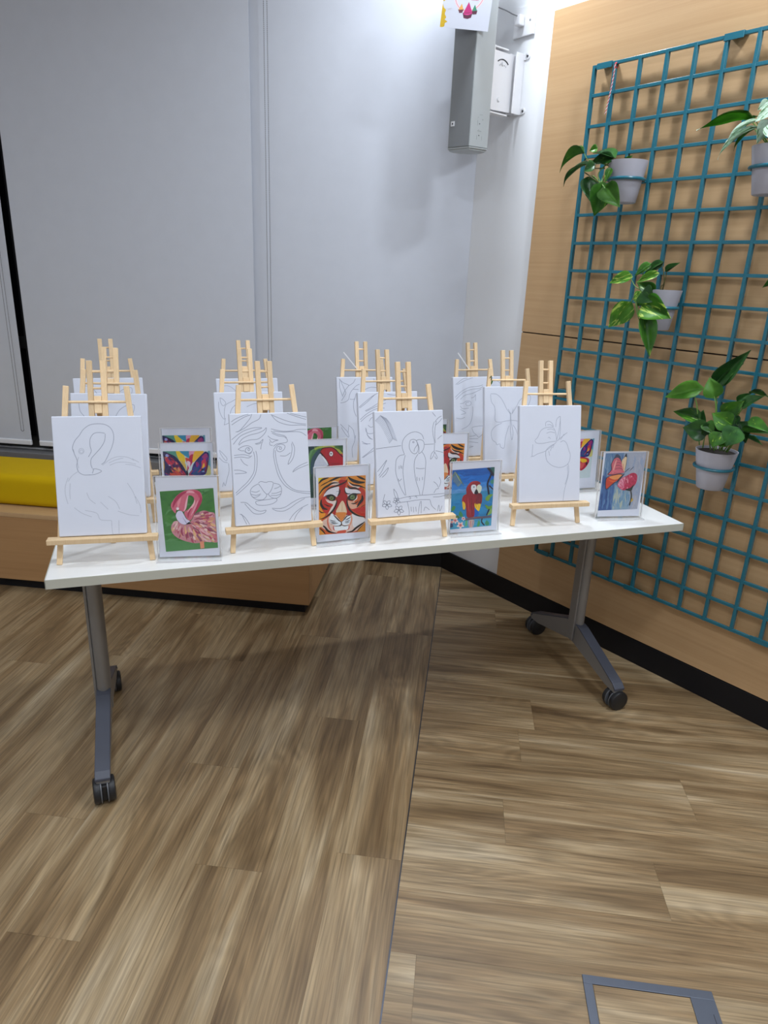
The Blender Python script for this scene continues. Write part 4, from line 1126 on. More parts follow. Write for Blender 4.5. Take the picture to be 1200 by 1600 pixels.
def paint_flower():
    p = Picture([(285, 150), (1000, 120), (815, 1100), (150, 1125)])
    bg = p.fill([(0, 0), (1, 0), (1, 1), (0, 1)], (150, 164, 184), False, True)
    for poly, c, cs in (([(0, 0), (.45, 0), (.42, 1), (0, 1)], (96, 128, 164), [(74, 108, 156), (116, 146, 174), (128, 154, 176)]), ([(0, .38), (.3, .5), (.34, 1), (0, 1)], (52, 86, 142), [(40, 74, 132), (66, 104, 158), (88, 126, 170)]),
                        ([(.34, .55), (.75, .7), (.75, 1), (.34, 1)], (134, 160, 178), [(116, 152, 176), (176, 184, 170), (100, 140, 172), (150, 168, 190)]), ([(.55, 0), (1, 0), (1, 1), (.8, 1), (.7, .5)], (166, 170, 184), [(158, 164, 182), (176, 176, 188), (150, 162, 186)])):
        f = p.fill(poly, c, False, True); p.daub(f, cs, 45, 1.5, .2, .03, .12)
    D = (48, 48, 64)
    p.fill("310,530 380,440 380,340 430,240 460,180 510,180 550,290 590,400 600,480 500,505 400,522", (206, 100, 112))
    for s in ("440,270 490,262 530,280", "430,330 500,310 550,330", "420,380 500,360 570,390", "430,430 520,410 580,440"): p.line(s, (130, 60, 80), .01)
    p.line("400,500 430,380 470,260", (230, 160, 150), .03); p.line("340,500 420,460 560,470", (222, 110, 124), .03)
    p.fill("436,240 460,168 512,175 536,260 490,222", (66, 70, 92))
    p.line("310,520 378,440 378,340 440,220", D, .012, False); p.line("520,190 552,290 592,400", D, .014, False)
    p.fill("560,290 610,200 642,150 652,220 632,350 602,465 572,400", (226, 196, 156)); p.line("580,330 590,430", (216, 110, 90), .03); p.fill("586,248 640,143 652,215 620,205", D); p.line("650,200 632,350 604,460", D, .008)
    p.fill("285,600 330,560 420,530 560,520 540,580 450,640 380,690 290,772", (206, 66, 38)); p.fill("340,570 440,535 550,525 520,580 430,610", (230, 150, 84)); p.line("330,620 400,640 450,630", (222, 96, 40), .03)
    p.line("312,520 400,528 500,510 590,512", D, .016); p.line("330,560 284,605 284,770 380,700 450,645", D, .014, False)
    p.line("460,665 520,590 605,505", D, .03); p.line("600,490 650,440 702,402", D, .012); p.line("690,455 735,412 768,375", D, .012)
    fl = p.fill("480,700 540,590 640,540 740,490 810,510 822,580 792,680 722,750 640,782 560,785 500,742", (186, 34, 74))
    p.daub(fl, [(212, 70, 104), (170, 24, 62), (226, 140, 160), (196, 50, 88)], 40, .9, .06, .02, .7)
    f2 = p.fill("485,695 540,600 620,560 600,640 590,720 560,775 505,740", (222, 120, 146)); p.daub(f2, [(236, 180, 190), (206, 80, 112), (226, 140, 160)], 26, 1.0, .05, .016, .8)
    p.line("640,550 660,620", (236, 190, 196), .012); p.line("690,525 700,590", (230, 170, 180), .012)
    p.fill("610,778 700,745 765,685 735,762 705,802", (34, 40, 34)); p.line("702,780 716,870 704,960 680,1042", (46, 50, 38), .024, False); p.fill("700,985 728,915 744,960", (196, 160, 70))
    return p

def paint_butterfly():
    p = Picture([(165, 520), (1010, 515), (1055, 1440), (230, 1470)])
    bg = p.fill([(0, 0), (1, 0), (1, 1), (0, 1)], (200, 212, 214), False, True)
    for s, c in (("165,520 420,520 440,700 300,620", (84, 150, 130)), ("400,520 480,515 560,620 560,720 470,690", (232, 196, 36)), ("470,515 660,515 650,640 560,600", (52, 140, 170)), ("640,520 760,520 750,620 660,640", (222, 150, 176)), ("650,600 760,600 700,720 640,820 600,880", (186, 36, 72)),
                 ("740,520 900,520 800,640 700,720", (232, 176, 44)), ("480,690 560,720 600,860 560,820", (214, 180, 80)), ("570,640 640,660 610,740", (206, 70, 44)), ("960,560 1010,520 1020,900 960,880", (96, 160, 176)), ("170,700 230,760 240,860 190,900", (222, 176, 40)), ("930,800 1000,780 1020,930 920,940", (204, 196, 120)),
                 ("600,700 660,720 640,820", (232, 200, 220))): p.fill(s, c)
    wl = p.fill("165,530 260,550 380,620 480,720 570,860 600,945 480,960 200,955 200,800 180,640", (38, 26, 80))
    p.fill("210,640 300,630 370,680 360,740 290,770 230,710", (196, 40, 66)); p.fill("390,700 460,760 540,880 580,940 480,900", (206, 44, 70)); p.fill("330,830 420,810 470,880 360,900", (222, 150, 70)); p.fill("300,900 420,870 500,950 330,955", (206, 76, 50)); p.line("230,655 215,640 240,620", (240, 180, 40), .03)
    p.ell(245, 595, 32, 26, (160, 160, 226)); p.ell(300, 765, 26, 14, (232, 200, 216)); p.line("400,710 440,800 520,920", (232, 160, 130), .014)
    p.daub(wl, [(54, 40, 120), (90, 30, 90), (30, 24, 60), (160, 40, 80)], 26, .8, .12, .022, .5)
    p.line("190,540 360,610 480,730 585,880", (26, 22, 66), .03)
    wr = p.fill("990,580 960,540 920,545 820,640 740,720 700,830 640,945 900,945 960,850 985,700", (42, 34, 112))
    p.fill("860,620 940,560 970,620 930,680", (156, 44, 110)); p.fill("860,700 930,660 940,780 880,800", (200, 50, 76)); p.fill("870,800 900,730 915,790 880,840", (236, 180, 50)); p.fill("760,740 800,720 820,790 770,800", (150, 30, 110)); p.fill("700,900 760,800 860,900 720,940", (30, 80, 120))
    p.ell(865, 850, 30, 20, (20, 40, 44)); p.ell(890, 880, 24, 14, (120, 150, 196)); p.daub(wr, [(60, 50, 160), (90, 40, 120), (30, 60, 130), (180, 50, 90)], 24, 2.2, .1, .02, .5); p.line("985,600 950,545 900,560 740,730 690,850", (28, 26, 92), .028); p.line("960,660 950,800 920,900", (110, 20, 30), .03)
    for sg in (1, -1):
        X_ = lambda s: [((605 + sg * (x - 605)), y) for x, y in P2(s)]
        p.fill(X_("625,955 760,950 930,985 960,1080 890,1200 770,1270 670,1160"), (186, 32, 60)); p.fill(X_("700,990 860,1000 900,1060 780,1080"), (236, 186, 40)); p.fill(X_("720,1100 850,1100 800,1220 740,1190"), (216, 90, 84)); p.fill(X_("880,1080 930,1090 900,1160"), (40, 30, 50)); p.ell(605 + sg * 110, 1330, 50, 40, (186, 176, 150))
    p.line("640,940 700,860", (214, 80, 40), .03)
    p.fill("588,880 605,855 625,935 612,1120 598,1120 585,945", (26, 28, 34))
    return p

def paint_parrot_head():
    p = Picture([(-60, 582), (915, 545), (915, 1720), (-50, 1740)])
    bg = p.fill([(0, 0), (1, 0), (1, 1), (0, 1)], (38, 70, 58), False, True)
    for s, c, wd in (("100,1300 130,1000 180,760 300,640 420,600", (78, 124, 66), .07), ("60,1200 100,900 170,680 260,600", (104, 150, 92), .04), ("180,1200 200,900 290,740 380,660", (52, 78, 92), .07), ("240,640 330,600 460,575", (162, 178, 74), .04), ("440,590 560,575 690,580", (186, 186, 90), .05),
                     ("690,580 800,660 915,790", (172, 172, 64), .055), ("720,570 820,610 915,640", (70, 110, 50), .05), ("800,560 915,600", (44, 84, 48), .05), ("130,640 200,600 240,590", (30, 50, 60), .06), ("-40,700 20,900 0,1200", (70, 120, 80), .08)): p.line(s, c, wd, False)
    p.fill("370,690 430,620 540,598 650,600 740,650 830,740 925,830 940,1730 560,1730 575,1300 570,1000 480,840", (182, 28, 42))
    p.line("370,690 430,620 540,598 650,600 740,650 830,740 915,820", (60, 20, 28), .02, False); p.line("370,700 480,830 580,1000", (70, 20, 34), .022, False)
    p.line("600,950 700,980 860,960", (160, 20, 34), .05); p.line("650,860 780,900", (200, 40, 50), .04)
    p.fill("225,1100 240,950 285,850 362,738 420,790 500,900 562,1000 520,1045 420,1080 360,1300 300,1400", (206, 210, 224)); p.line("420,790 500,900 560,1000", (240, 242, 246), .03)
    p.fill("460,1050 520,1020 580,1030 600,1400 420,1600 360,1400 420,1200", (30, 30, 40))
    p.ell(632, 745, 56, 66, (112, 14, 30)); p.ell(630, 742, 42, 52, (232, 232, 236)); p.ell(628, 737, 18, 20, (20, 20, 28)); p.ell(634, 730, 5, 5, (230, 230, 230))
    return p

def paint_tiger_copy(): return paint_tiger()

SW, SH, ST = .164, .222, .097
DEF = [(-.070, .194), (.070, .194), (.070, .026), (-.070, .026)]
STANDS = [  # u, v, yaw, painting, print quad on the sheet (x from centre, height), holder words, print words
    (.350, .058, -.141, paint_flamingo, [(-.0689, .181), (.0675, .1883), (.0741, .024), (-.061, .0169)], 'showing the whole flamingo print', 'colour print of a whole pink flamingo on green'),
    (.372, .428, -.065, paint_butterfly, [(-.0716, .196), (.0702, .194), (.0704, .026), (-.071, .026)], 'directly behind the whole flamingo print', 'colour print of a rainbow butterfly, directly behind the whole flamingo print'),
    (.382, .641, -.026, paint_butterfly, [(-.0773, .1976), (.0623, .195), (.0623, .026), (-.0773, .026)], 'second behind the whole flamingo print', 'colour print of a rainbow butterfly, second behind the whole flamingo print'),
    (.782, .085, .050, paint_tiger, [(-.0707, .1907), (.0711, .1892), (.0698, .0204), (-.0709, .0236)], 'showing the full tiger face print', 'colour print of a full orange tiger face with green eyes'),
    (.801, .411, .002, paint_parrot_head, [(-.070, .199), (.0703, .1986), (.070, .026), (-.070, .026)], 'directly behind the full tiger face print', 'colour print of a red parrot head in close-up, behind the tiger face print'),
    (.821, .600, -.005, paint_flamingo, [(-.079, .214), (.0586, .218), (.0586, .03), (-.079, .03)], 'second behind the full tiger face print', 'flamingo colour print half hidden behind the red parrot head print'),
    (1.193, .067, -.022, paint_parrot, [(-.0772, .1962), (.0608, .2002), (.0588, .0163), (-.0789, .0134)], 'showing the red parrot on a branch print', 'colour print of a red parrot on a branch against blue sea'),
    (1.255, .431, .004, paint_tiger_copy, [(-.071, .186), (.0689, .183), (.060, .020), (-.074, .022)], 'directly behind the parrot on a branch print', 'tiger face colour print half hidden behind the parrot on a branch print'),
    (1.275, .664, 0.0, paint_parrot_head, [(-.062, .2016), (.0773, .2016), (.0773, .03), (-.062, .03)], 'second behind the parrot on a branch print', 'dark green colour print almost hidden behind the parrot sketch canvas'),
    (1.740, .092, -.150, paint_flower, [(-.0676, .2159), (.0775, .2185), (.0665, .0266), (-.075, .0235)], 'showing the butterfly on a red flower print', 'colour print of an orange butterfly on a red flower'),
    (1.783, .400, .002, paint_butterfly, [(-.080, .191), (.058, .191), (.052, .042), (-.080, .042)], 'behind the butterfly sketch canvas at the table end', 'rainbow butterfly colour print half hidden behind the butterfly on a flower sketch'),
]
def make_holder():
    t = thing('acrylic_holder', '', 'sign holder')
    tl = Matrix.Translation((0, 0, .0045)) @ Matrix.Rotation(-ST, 4, 'X')
    for nm, y in (('front_sheet', -.0028), ('back_sheet', .0028)):
        bm = bmesh.new(); box(bm, (0, y, SH / 2), (SW, .002, SH)); bm.transform(tl); obj(nm, bm, M['acrylic'], t)
    for sx in (-1, 1):
        bm = bmesh.new(); box(bm, (sx * (SW / 2 + .0011), 0, SH / 2), (.0022, .0076, SH)); bm.transform(tl); obj('polished_edge', bm, M['acrylic_edge'], t)
    bm = bmesh.new(); box(bm, (0, 0, SH + .0004), (SW, .0072, .0006)); bm.transform(tl); obj('top_rim', bm, M['acrylic_edge'], t)
    bm = bmesh.new(); box(bm, (0, .008, .002), (SW + .004, .062, .004)); obj('base_plate', bm, M['acrylic'], t)
    bm = bmesh.new(); box(bm, (0, -.0235, .002), (SW + .004, .0012, .0042)); obj('base_edge', bm, M['acrylic_edge'], t)
    return t
holder0 = make_holder()
for i, (u, v, yaw, fn, quad, hw, pw) in enumerate(STANDS):
    h = holder0 if i == 0 else copy_tree(holder0)
    h.location = tpt(u, v, TZ + .0003); h.rotation_euler = (0, 0, TA + yaw)
    tag(h, 'clear acrylic sign holder ' + hw, 'sign holder', 'clear acrylic holders on the white table')
    bm = bmesh.new(); box(bm, (0, 0, SH / 2 + .0005), (SW - .008 if i not in (9,) else SW - .014, .0008, SH - .004))
    s = obj('art_print', bm, M['paper'])
    s.matrix_world = Matrix.Translation(tpt(u, v, TZ + .0055)) @ Matrix.Rotation(TA + yaw, 4, 'Z') @ Matrix.Rotation(-ST, 4, 'X')
    tag(s, pw, 'print', 'colour prints in acrylic holders')
    fn().build('printed_picture', [(x, -.0004, z) for x, z in quad], s, M['ink'])

# ------------------------------------------------------------------ poster on the column unit
def poster_pic():
    p = Picture([(110, -860), (1000, -725), (985, 540), (95, 405)])
    p.fill("95,30 130,100 170,140 160,200 190,260 170,290 220,330 180,350 170,402 96,404 90,200", (206, 168, 14))
    p.fill("100,-600 200,-500 160,-300 190,-100 120,0 96,-100", (206, 168, 14))
    ring = [(580 + 262 * math.cos(a), -90 + 275 * math.sin(a)) for a in [k * 2 * math.pi / 36 for k in range(37)]]
    p.line(ring, (236, 208, 200), .03, False); p.line(ring, (206, 132, 166), .009, False)
    p.line("205,150 240,125 285,120", (196, 190, 190), .008); p.line("180,110 230,130 270,150", (206, 200, 200), .006)
    for tri, bowl, c, bc in (("400,155 450,60 490,155", "393,148 497,148 475,206 420,206", (226, 164, 84), (98, 48, 62)), ("648,192 690,93 738,192", "643,190 747,190 735,248 668,248", (52, 136, 104), (84, 34, 54)), ("493,215 575,42 658,215", "483,208 667,208 645,296 580,312 510,292", (188, 32, 112), (92, 28, 58))):
        p.fill(bowl, bc, False); p.fill(tri, c, False)
    p.line("500,225 575,238 655,225", (206, 50, 130), .02)
    p.line("610,8 630,16 645,8 660,20 680,14 700,26 720,20 740,32", (206, 120, 150), .012, False)
    p.line("500,-10 530,0 560,-12", (110, 120, 130), .012, False)
    return p
bm = bmesh.new(); box(bm, (0, 0, .125), (.178, .0005, .25))
po = obj('poster', bm, plain('poster paper', (.60, .62, .70, 1), .5, var=.01))
po.matrix_world = Matrix.Translation((-.079, 2.9815, 2.338)) @ Matrix.Rotation(R(4.5), 4, 'Y')
tag(po, 'white paper poster with three colour powder bowls taped to the grey column casing', 'poster')
poster_pic().build('printed_picture', [(-.089, -.0003, .25), (.089, -.0003, .25), (.089, -.0003, 0), (-.089, -.0003, 0)], po, M['ink'])

# ------------------------------------------------------------------ plants in pots on the grid
def leaf_mesh(name, heart=.5, droop=.25, fold=.12, n=10, m=4):
    bm = bmesh.new()
    rowsv = []
    for i in range(n + 1):
        t = i / n
        wv = (math.sin(math.pi * min(t * 1.02, 1) ** (.62 - .12 * heart)) ** .9) * .5 if 0 < t < 1 else .0
        wv = max(wv, .006)
        back = heart * .10 * (1 - t) ** 6
        z = -droop * t * t
        y = math.sin(t * 1.2) / math.sin(1.2) if droop > .3 else t
        r_ = []
        for j in range(-m, m + 1):
            s = j / m
            x = wv * s
            r_.append(bm.verts.new((x, y - back * abs(s) * 2, z + fold * abs(s) * wv * 2 - .10 * (abs(s) ** 2) * wv + .012 * math.sin(t * 9 + s * 3))))
        rowsv.append(r_)
    for a, b in zip(rowsv, rowsv[1:]):
        for j in range(2 * m):
            bm.faces.new((a[j], a[j + 1], b[j + 1], b[j]))
    bmesh.ops.solidify(bm, geom=bm.faces[:], thickness=.008)
    me = bpy.data.meshes.new(name); bmesh.ops.recalc_face_normals(bm, faces=bm.faces[:]); bm.to_mesh(me); bm.free()
    for p in me.polygons: p.use_smooth = True
    return me
LEAF = {}
for mt in ('leaf_lime', 'leaf_green', 'leaf_marble', 'leaf_dark', 'leaf_silver'):
    for k, (he, dr, fo) in enumerate(((.6, .10, .25), (.6, .35, .2), (.0, .45, .35))):
        me = leaf_mesh('leaf', he, dr, fo); me.materials.append(M[mt]); LEAF[(mt, k)] = me

def pot_plant(label, rc, leaves, cs, stems_from, mats, ring_label, group='plants on the teal grid', soil=True):
    """rc: ring centre px; leaves: (bx,by,tx,ty,width,variant,matkey,out_b,out_t,normal mode) in crop px"""
    ox, oy, sc = cs
    c = at_g(rc[0], rc[1], .088)
    RH = .074     # ring height above pot bottom
    # ring holder hooked on the grid
    rt = thing('pot_ring', ring_label, 'pot holder', c, 0, 'teal ring holders on the grid')
    bm = bmesh.new()
    rr = .0605
    tube(bm, [Vector((rr * math.cos(a), rr * math.sin(a), 0)) for a in [2 * math.pi * k / 40 for k in range(41)]], .0052, 8)
    obj('ring', bm, M['teal'], rt, smooth=True)
    bm = bmesh.new()
    for sg in (-1, 1):
        p0 = -D_OUT * .058 + D_AL * .024 * sg; p1 = -D_OUT * .086 + D_AL * .024 * sg
        tube(bm, [p0, p1, p1 - D_OUT * .004 + Vector((0, 0, .012)), p1 - D_OUT * .012 + Vector((0, 0, .012))], .0032, 6)
    obj('hook', bm, M['teal'], rt, smooth=True)
    base = c - Vector((0, 0, RH))
    t = thing('potted_plant', label, 'plant', base, 0, group)
    bm = bmesh.new()
    prof = [(.040, 0), (.0425, .002), (.0545, RH), (.0575, RH + .012), (.0655, .128), (.066, .131), (.063, .131), (.0615, .120)]
    lathe(bm, prof, 36)
    obj('pot', bm, M['pot'], t, smooth=True, angle=50)
    bm = bmesh.new(); lathe(bm, [(.0612, .120), (.0610, .123)], 28)
    bmesh.ops.subdivide_edges(bm, edges=bm.edges[:], cuts=1); obj('soil', bm, M['soil'], t)
    rn = random.Random(int(rc[0]))
    camp = Vector((0, 0, CAM_H))
    for L_ in leaves:
        bx, by, tx, ty, wd, var, mk, ob, ot = L_[:9]
        nm = L_[9] if len(L_) > 9 else 0
        B = at_g(ox + bx / sc, oy + by / sc, ob); T = at_g(ox + tx / sc, oy + ty / sc, ot)
        d = T - B; ln = d.length; y = d.normalized()
        tocam = (camp - B).normalized()
        hint = {0: tocam + Vector((0, 0, .5)), 1: tocam * .35 + Vector((0, 0, 1)), 2: tocam + D_AL * .8, 3: tocam - D_AL * .8, 4: tocam}[nm]
        hint = hint + Vector((rn.uniform(-.2, .2), rn.uniform(-.2, .2), rn.uniform(-.1, .1)))
        x = y.cross(hint).normalized(); z = x.cross(y)
        droop = {0: .10, 1: .35, 2: .45}[var]
        yy = (y + z * droop).normalized()         # compensate so the tip lands on T
        x = yy.cross(z).normalized(); zz = x.cross(yy)
        s_len = ln / math.sqrt(1 + droop * droop)
        Mx = Matrix((x * min(wd * 1.4, 1.15) * ln, yy * s_len, zz * s_len)).transposed().to_4x4()
        Mx = Matrix.Translation(B - base) @ Mx
        o = bpy.data.objects.new('leaf', LEAF[(mk, var)]); COL.objects.link(o); o.parent = t; o.matrix_local = Mx
    for sp in stems_from:
        pts = [at_g(ox + x_ / sc, oy + y_ / sc, oo) - base for x_, y_, oo in sp[1:]]
        bm = bmesh.new(); tube(bm, smooth_path(pts, 5), .0022, 6, .0014); obj('stem', bm, M[sp[0]], t, smooth=True)
    return t

g, d_, mm, sv, li = 'leaf_green', 'leaf_dark', 'leaf_marble', 'leaf_silver', 'leaf_lime'
pot_plant('trailing pothos in grey pot, highest on the grid near its end post', (978, 281),
    [(735, 345, 495, 295, .85, 0, d_, .13, .15, 1), (545, 240, 455, 268, .8, 0, li, .15, .16), (400, 300, 108, 525, .14, 2, g, .15, .13, 1), (430, 430, 155, 685, .30, 1, d_, .16, .15, 1), (720, 360, 455, 420, .42, 0, d_, .14, .17),
     (515, 435, 390, 510, .75, 0, d_, .17, .18), (612, 670, 512, 1035, .58, 0, g, .17, .17, 4), (440, 600, 472, 870, .55, 0, d_, .14, .14, 4), (640, 705, 815, 930, .55, 0, li, .18, .18, 4), (898, 400, 965, 320, .5, 0, li, .09, .1), (888, 410, 870, 335, .4, 0, li, .09, .1),
     (700, 480, 640, 640, .4, 0, g, .15, .16, 4)],
    (860, 200, 7.5),
    [('stem', (800, 420, .10), (700, 410, .13), (600, 480, .15), (560, 560, .16), (612, 680, .17)), ('stem', (760, 425, .10), (715, 380, .13), (735, 345, .13)), ('stem', (700, 450, .12), (560, 400, .14), (440, 370, .15), (400, 300, .15)), ('stem_brown', (640, 470, .14), (520, 470, .16), (430, 430, .16)),
     ('stem', (690, 450, .13), (600, 640, .165), (500, 560, .16), (440, 600, .14)), ('stem', (620, 560, .16), (600, 640, .17), (640, 705, .18)), ('stem', (900, 430, .09), (892, 380, .09), (900, 330, .1)), ('stem_brown', (400, 520, .16), (500, 590, .165), (600, 660, .17))],
    None, 'teal ring holding the highest pothos pot near the grid end')
pot_plant('silver-leaved plant with long narrow leaves in grey pot on the grid', (1207, 262),
    [(715, 460, 65, 592, .10, 0, li, .12, .13, 1), (815, 480, 440, 745, .2, 1, sv, .13, .15, 1), (785, 570, 330, 960, .17, 1, sv, .14, .15, 1), (960, 235, 828, 340, .55, 0, sv, .13, .15), (975, 345, 800, 485, .5, 0, sv, .14, .16), (965, 480, 820, 765, .45, 0, sv, .15, .17, 4), (805, 430, 590, 600, .22, 0, g, .11, .12, 1), (765, 590, 530, 850, .26, 1, g, .12, .12, 1),
     (1000, 300, 1200, 200, .4, 0, sv, .12, .13), (1050, 420, 1350, 420, .3, 1, g, .13, .15, 1), (1000, 520, 1150, 760, .4, 0, sv, .16, .18, 4), (1080, 300, 1250, 120, .35, 0, g, .1, .1), (1120, 500, 1420, 700, .25, 1, sv, .13, .15, 1), (1040, 250, 1000, 60, .4, 0, g, .09, .09)],
    (1080, 130, 8),
    [('stem', (1000, 830, .09), (930, 700, .11), (760, 480, .12), (715, 460, .12)), ('stem', (990, 840, .09), (930, 700, .12), (815, 480, .13)), ('stem', (1010, 840, .09), (960, 600, .13), (965, 480, .15)), ('stem_brown', (1020, 850, .09), (1000, 600, .11), (960, 235, .13)), ('stem', (1040, 850, .09), (1060, 600, .11), (1050, 420, .13)),
     ('stem', (1060, 850, .09), (1100, 700, .11), (1120, 500, .13)), ('stem', (1000, 840, .1), (900, 700, .13), (785, 570, .14)), ('stem', (1040, 840, .09), (1060, 500, .1), (1080, 300, .1))],
    None, 'teal ring holding the silver-leaved plant pot')
pot_plant('marbled pothos trailing from grey pot at mid height of the grid', (1030, 480),
    [(385, 330, 100, 405, .42, 0, mm, .15, .16), (375, 695, 90, 1000, .5, 0, mm, .17, .18, 4), (590, 870, 640, 1395, .33, 0, g, .18, .18, 4), (590, 690, 930, 880, .56, 0, mm, .18, .19, 4), (560, 530, 700, 660, .95, 0, d_, .18, .19, 4), (650, 165, 445, 310, .42, 0, g, .13, .15), (805, 140, 570, 285, .38, 0, d_, .11, .13),
     (745, 290, 465, 400, .33, 0, mm, .14, .16), (690, 530, 475, 400, .55, 0, g, .15, .17, 4), (870, 235, 1055, 130, .32, 0, d_, .09, .09), (525, 535, 430, 655, .65, 0, mm, .18, .19, 4), (560, 760, 740, 880, .5, 0, d_, .18, .18, 4), (600, 620, 460, 720, .5, 0, g, .16, .18, 4)],
    (940, 395, 8.571),
    [('stem_brown', (820, 500, .09), (830, 420, .09), (860, 330, .09), (870, 235, .09)), ('stem_brown', (810, 500, .09), (840, 400, .1), (830, 250, .11), (805, 140, .11)), ('stem', (760, 510, .11), (600, 500, .14), (470, 470, .16), (385, 330, .15)), ('stem', (700, 510, .12), (500, 520, .16), (440, 580, .17), (375, 695, .17)),
     ('stem', (460, 520, .17), (470, 700, .18), (540, 900, .18), (590, 870, .18)), ('stem', (560, 340, .13), (560, 250, .13), (650, 165, .13)), ('stem', (450, 560, .17), (470, 780, .18), (510, 920, .18)), ('stem_brown', (790, 510, .1), (800, 450, .1), (820, 430, .1))],
    None, 'teal ring holding the marbled pothos pot')
pot_plant('bushy broad-leaved green plant in grey pot beside the table end', (1115, 729),
    [(490, 520, 125, 605, .38, 0, li, .14, .16, 0), (640, 595, 590, 395, .68, 0, li, .12, .12, 4), (680, 430, 1025, 110, .30, 0, d_, .08, .09, 4), (720, 510, 950, 250, .24, 0, d_, .08, .08, 3), (470, 840, 212, 750, .48, 0, g, .14, .16), (555, 960, 312, 920, .7, 0, d_, .15, .17, 4), (480, 880, 530, 735, .6, 0, d_, .12, .12, 4),
     (800, 880, 615, 770, .75, 0, g, .15, .17, 4), (700, 985, 620, 1125, .95, 0, g, .17, .18, 4), (880, 940, 755, 1115, .9, 0, d_, .16, .17, 4), (755, 780, 955, 640, .6, 0, g, .12, .12, 4), (950, 700, 1165, 590, .42, 0, d_, .11, .12, 0), (1020, 560, 1215, 610, .3, 0, g, .11, .12, 1), (890, 640, 1035, 558, .35, 0, d_, .1, .1, 0),
     (985, 900, 1240, 985, .5, 0, g, .13, .15, 0), (900, 880, 970, 1085, .6, 0, d_, .13, .14, 4), (975, 1030, 1145, 1105, .25, 0, d_, .12, .13, 1), (610, 900, 500, 1010, .6, 0, d_, .15, .16, 4), (860, 800, 840, 950, .5, 0, d_, .13, .14, 4), (560, 880, 640, 1000, .55, 0, g, .15, .17, 4), (700, 1090, 775, 1120, .5, 0, li, .17, .17, 4), (640, 900, 800, 1010, .5, 0, d_, .13, .15, 4)],
    (1020, 530, 6.667),
    [('stem', (485, 1100, .11), (475, 950, .13), (460, 700, .14), (440, 590, .14), (490, 520, .14)), ('stem', (640, 1150, .10), (650, 900, .11), (655, 700, .12), (640, 595, .12)), ('stem', (660, 1150, .09), (665, 900, .09), (665, 600, .085), (680, 430, .08)), ('stem', (520, 1130, .12), (540, 1020, .14), (555, 960, .15)),
     ('stem', (600, 1150, .1), (560, 900, .12), (470, 840, .14)), ('stem', (700, 1160, .1), (780, 1000, .13), (800, 880, .15)), ('stem', (760, 1170, .1), (870, 1000, .11), (890, 800, .12), (950, 700, .11)), ('stem', (780, 1170, .1), (900, 1000, .12), (985, 900, .13)), ('stem', (740, 1165, .11), (800, 1080, .14), (880, 940, .16)),
     ('stem', (720, 1160, .1), (750, 1000, .11), (755, 780, .12)), ('stem', (690, 1150, .12), (720, 1050, .15), (700, 985, .17)), ('stem', (770, 1180, .1), (850, 1080, .11), (975, 1030, .12)), ('stem', (640, 1160, .11), (600, 1060, .13), (610, 900, .15))],
    None, 'teal ring holding the bushy broad-leaved plant pot')
# trailing shoot tip coming from a plant further along the grid
tt = thing('potted_plant', 'trailing green plant in grey pot further along the teal grid', 'plant', at_g(1262, 470, .088) - Vector((0, 0, .082)), 0, 'plants on the teal grid')
bm = bmesh.new(); lathe(bm, [(.044, 0), (.047, .002), (.0605, .086), (.074, .138), (.0745, .142), (.071, .142), (.0695, .128)], 36); obj('pot', bm, M['pot'], tt, smooth=True, angle=50)
bm = bmesh.new(); lathe(bm, [(.0688, .1285), (.0685, .1315)], 28); obj('soil', bm, M['soil'], tt)
for bp_, tp_, ob, ot in (((1228, 430), (1190, 448), .15, .17), ((1240, 420), (1215, 390), .12, .13), ((1265, 415), (1285, 375), .1, .1), ((1275, 425), (1320, 440), .13, .14)):
    B = at_g(*bp_, ob) - tt.location; T = at_g(*tp_, ot) - tt.location; y = (T - B).normalized(); ln = (T - B).length
    x = y.cross(Vector((-.3, -.8, .6))).normalized(); z = x.cross(y)
    o = bpy.data.objects.new('leaf', LEAF[(g, 0)]); COL.objects.link(o); o.parent = tt; o.matrix_local = Matrix.Translation(B) @ Matrix((x * ln * .55, y * ln, z * ln)).transposed().to_4x4()
    bm = bmesh.new(); tube(bm, smooth_path([Vector((0, 0, .13)), Vector((B.x * .4, B.y * .4, max(.16, B.z))), B], 5), .002, 6); obj('stem', bm, M['stem'], tt)
rt = thing('pot_ring', 'teal ring holding a pot further along the grid', 'pot holder', at_g(1262, 470, .088), 0, 'teal ring holders on the grid')
bm = bmesh.new(); tube(bm, [Vector((.0645 * math.cos(a), .0645 * math.sin(a), 0)) for a in [2 * math.pi * k / 40 for k in range(41)]], .0042, 8); obj('ring', bm, M['teal'], rt, smooth=True)
bm = bmesh.new()
for sg in (-1, 1): tube(bm, [-D_OUT * .058 + D_AL * .024 * sg, -D_OUT * .086 + D_AL * .024 * sg, -D_OUT * .09 + D_AL * .024 * sg + Vector((0, 0, .012))], .0032, 6)
obj('hook', bm, M['teal'], rt, smooth=True)

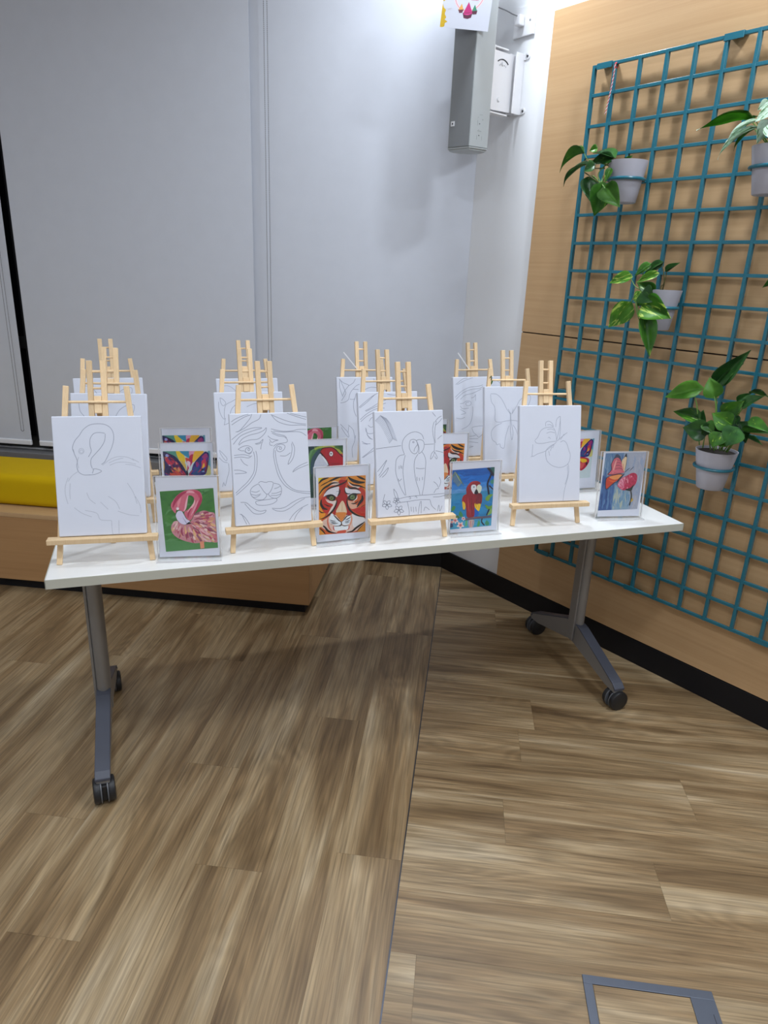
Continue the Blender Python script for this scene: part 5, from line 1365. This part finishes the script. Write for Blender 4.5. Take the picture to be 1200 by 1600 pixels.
# ------------------------------------------------------------------ floor box
fb = thing('floor_box', 'square grey metal floor box with an oak lid set in the floor', 'floor box', (.517, 1.02, .0002))
x0, x1, y0, y1 = -.141, .141, -.15, .146
for nm, a, b, c_, e_ in (('frame_bar', x0, x1, y1 - .020, y1), ('frame_bar', x0, x1, y0, y0 + .020), ('frame_bar', x0, x0 + .020, y0 + .020, y1 - .020)):
    bm = bmesh.new(); box(bm, ((a + b) / 2, (c_ + e_) / 2, .0015), (b - a, e_ - c_, .003)); obj(nm, bm, M['box_metal'], fb, .0008)
bm = bmesh.new(); box(bm, (x1 - .026, (y0 + y1) / 2, .0015), (.052, y1 - y0 - .040, .003)); obj('hinge_plate', bm, M['box_metal'], fb, .0008)
bm = bmesh.new(); box(bm, (x1 - .013, (y0 + y1) / 2 - .01, .0031), (.0012, y1 - y0 - .085, .0008)); obj('hinge_groove', bm, M['dark'], fb)
bm = bmesh.new(); box(bm, ((x0 + .0215 + x1 - .0535) / 2, (y0 + y1) / 2, .0008), (x1 - .0535 - x0 - .0215, y1 - y0 - .043, .0016)); obj('lid_inlay', bm, M['floor_x'], fb)

# ------------------------------------------------------------------ green sprig tucked against an easel
sb = at_plane(764, 604, tpt(1.43, .379 + .10, 0), (-math.sin(TA), math.cos(TA), 0))
sg_ = thing('green_sprig', 'tiny green leafy sprig tucked behind the large butterfly canvas', 'sprig', sb - Vector((0, 0, .03)))
bm = bmesh.new(); tube(bm, [Vector((0, 0, -.02)), Vector((.001, 0, .02)), Vector((.004, 0, .055))], .0012, 6); obj('stem', bm, M['stem'], sg_)
for k, (dx, z0, dz) in enumerate(((-.012, .010, .010), (.012, .018, .012), (-.011, .030, .012), (.010, .038, .014), (.004, .052, .018))):
    y = Vector((dx, 0, dz)).normalized(); x = y.cross(Vector((0, -1, .2))).normalized(); z = x.cross(y)
    o = bpy.data.objects.new('leaf', LEAF[(d_, 0)]); COL.objects.link(o); o.parent = sg_
    o.matrix_local = Matrix.Translation((.002, 0, z0)) @ Matrix((x * .010, y * .018, z * .018)).transposed().to_4x4()
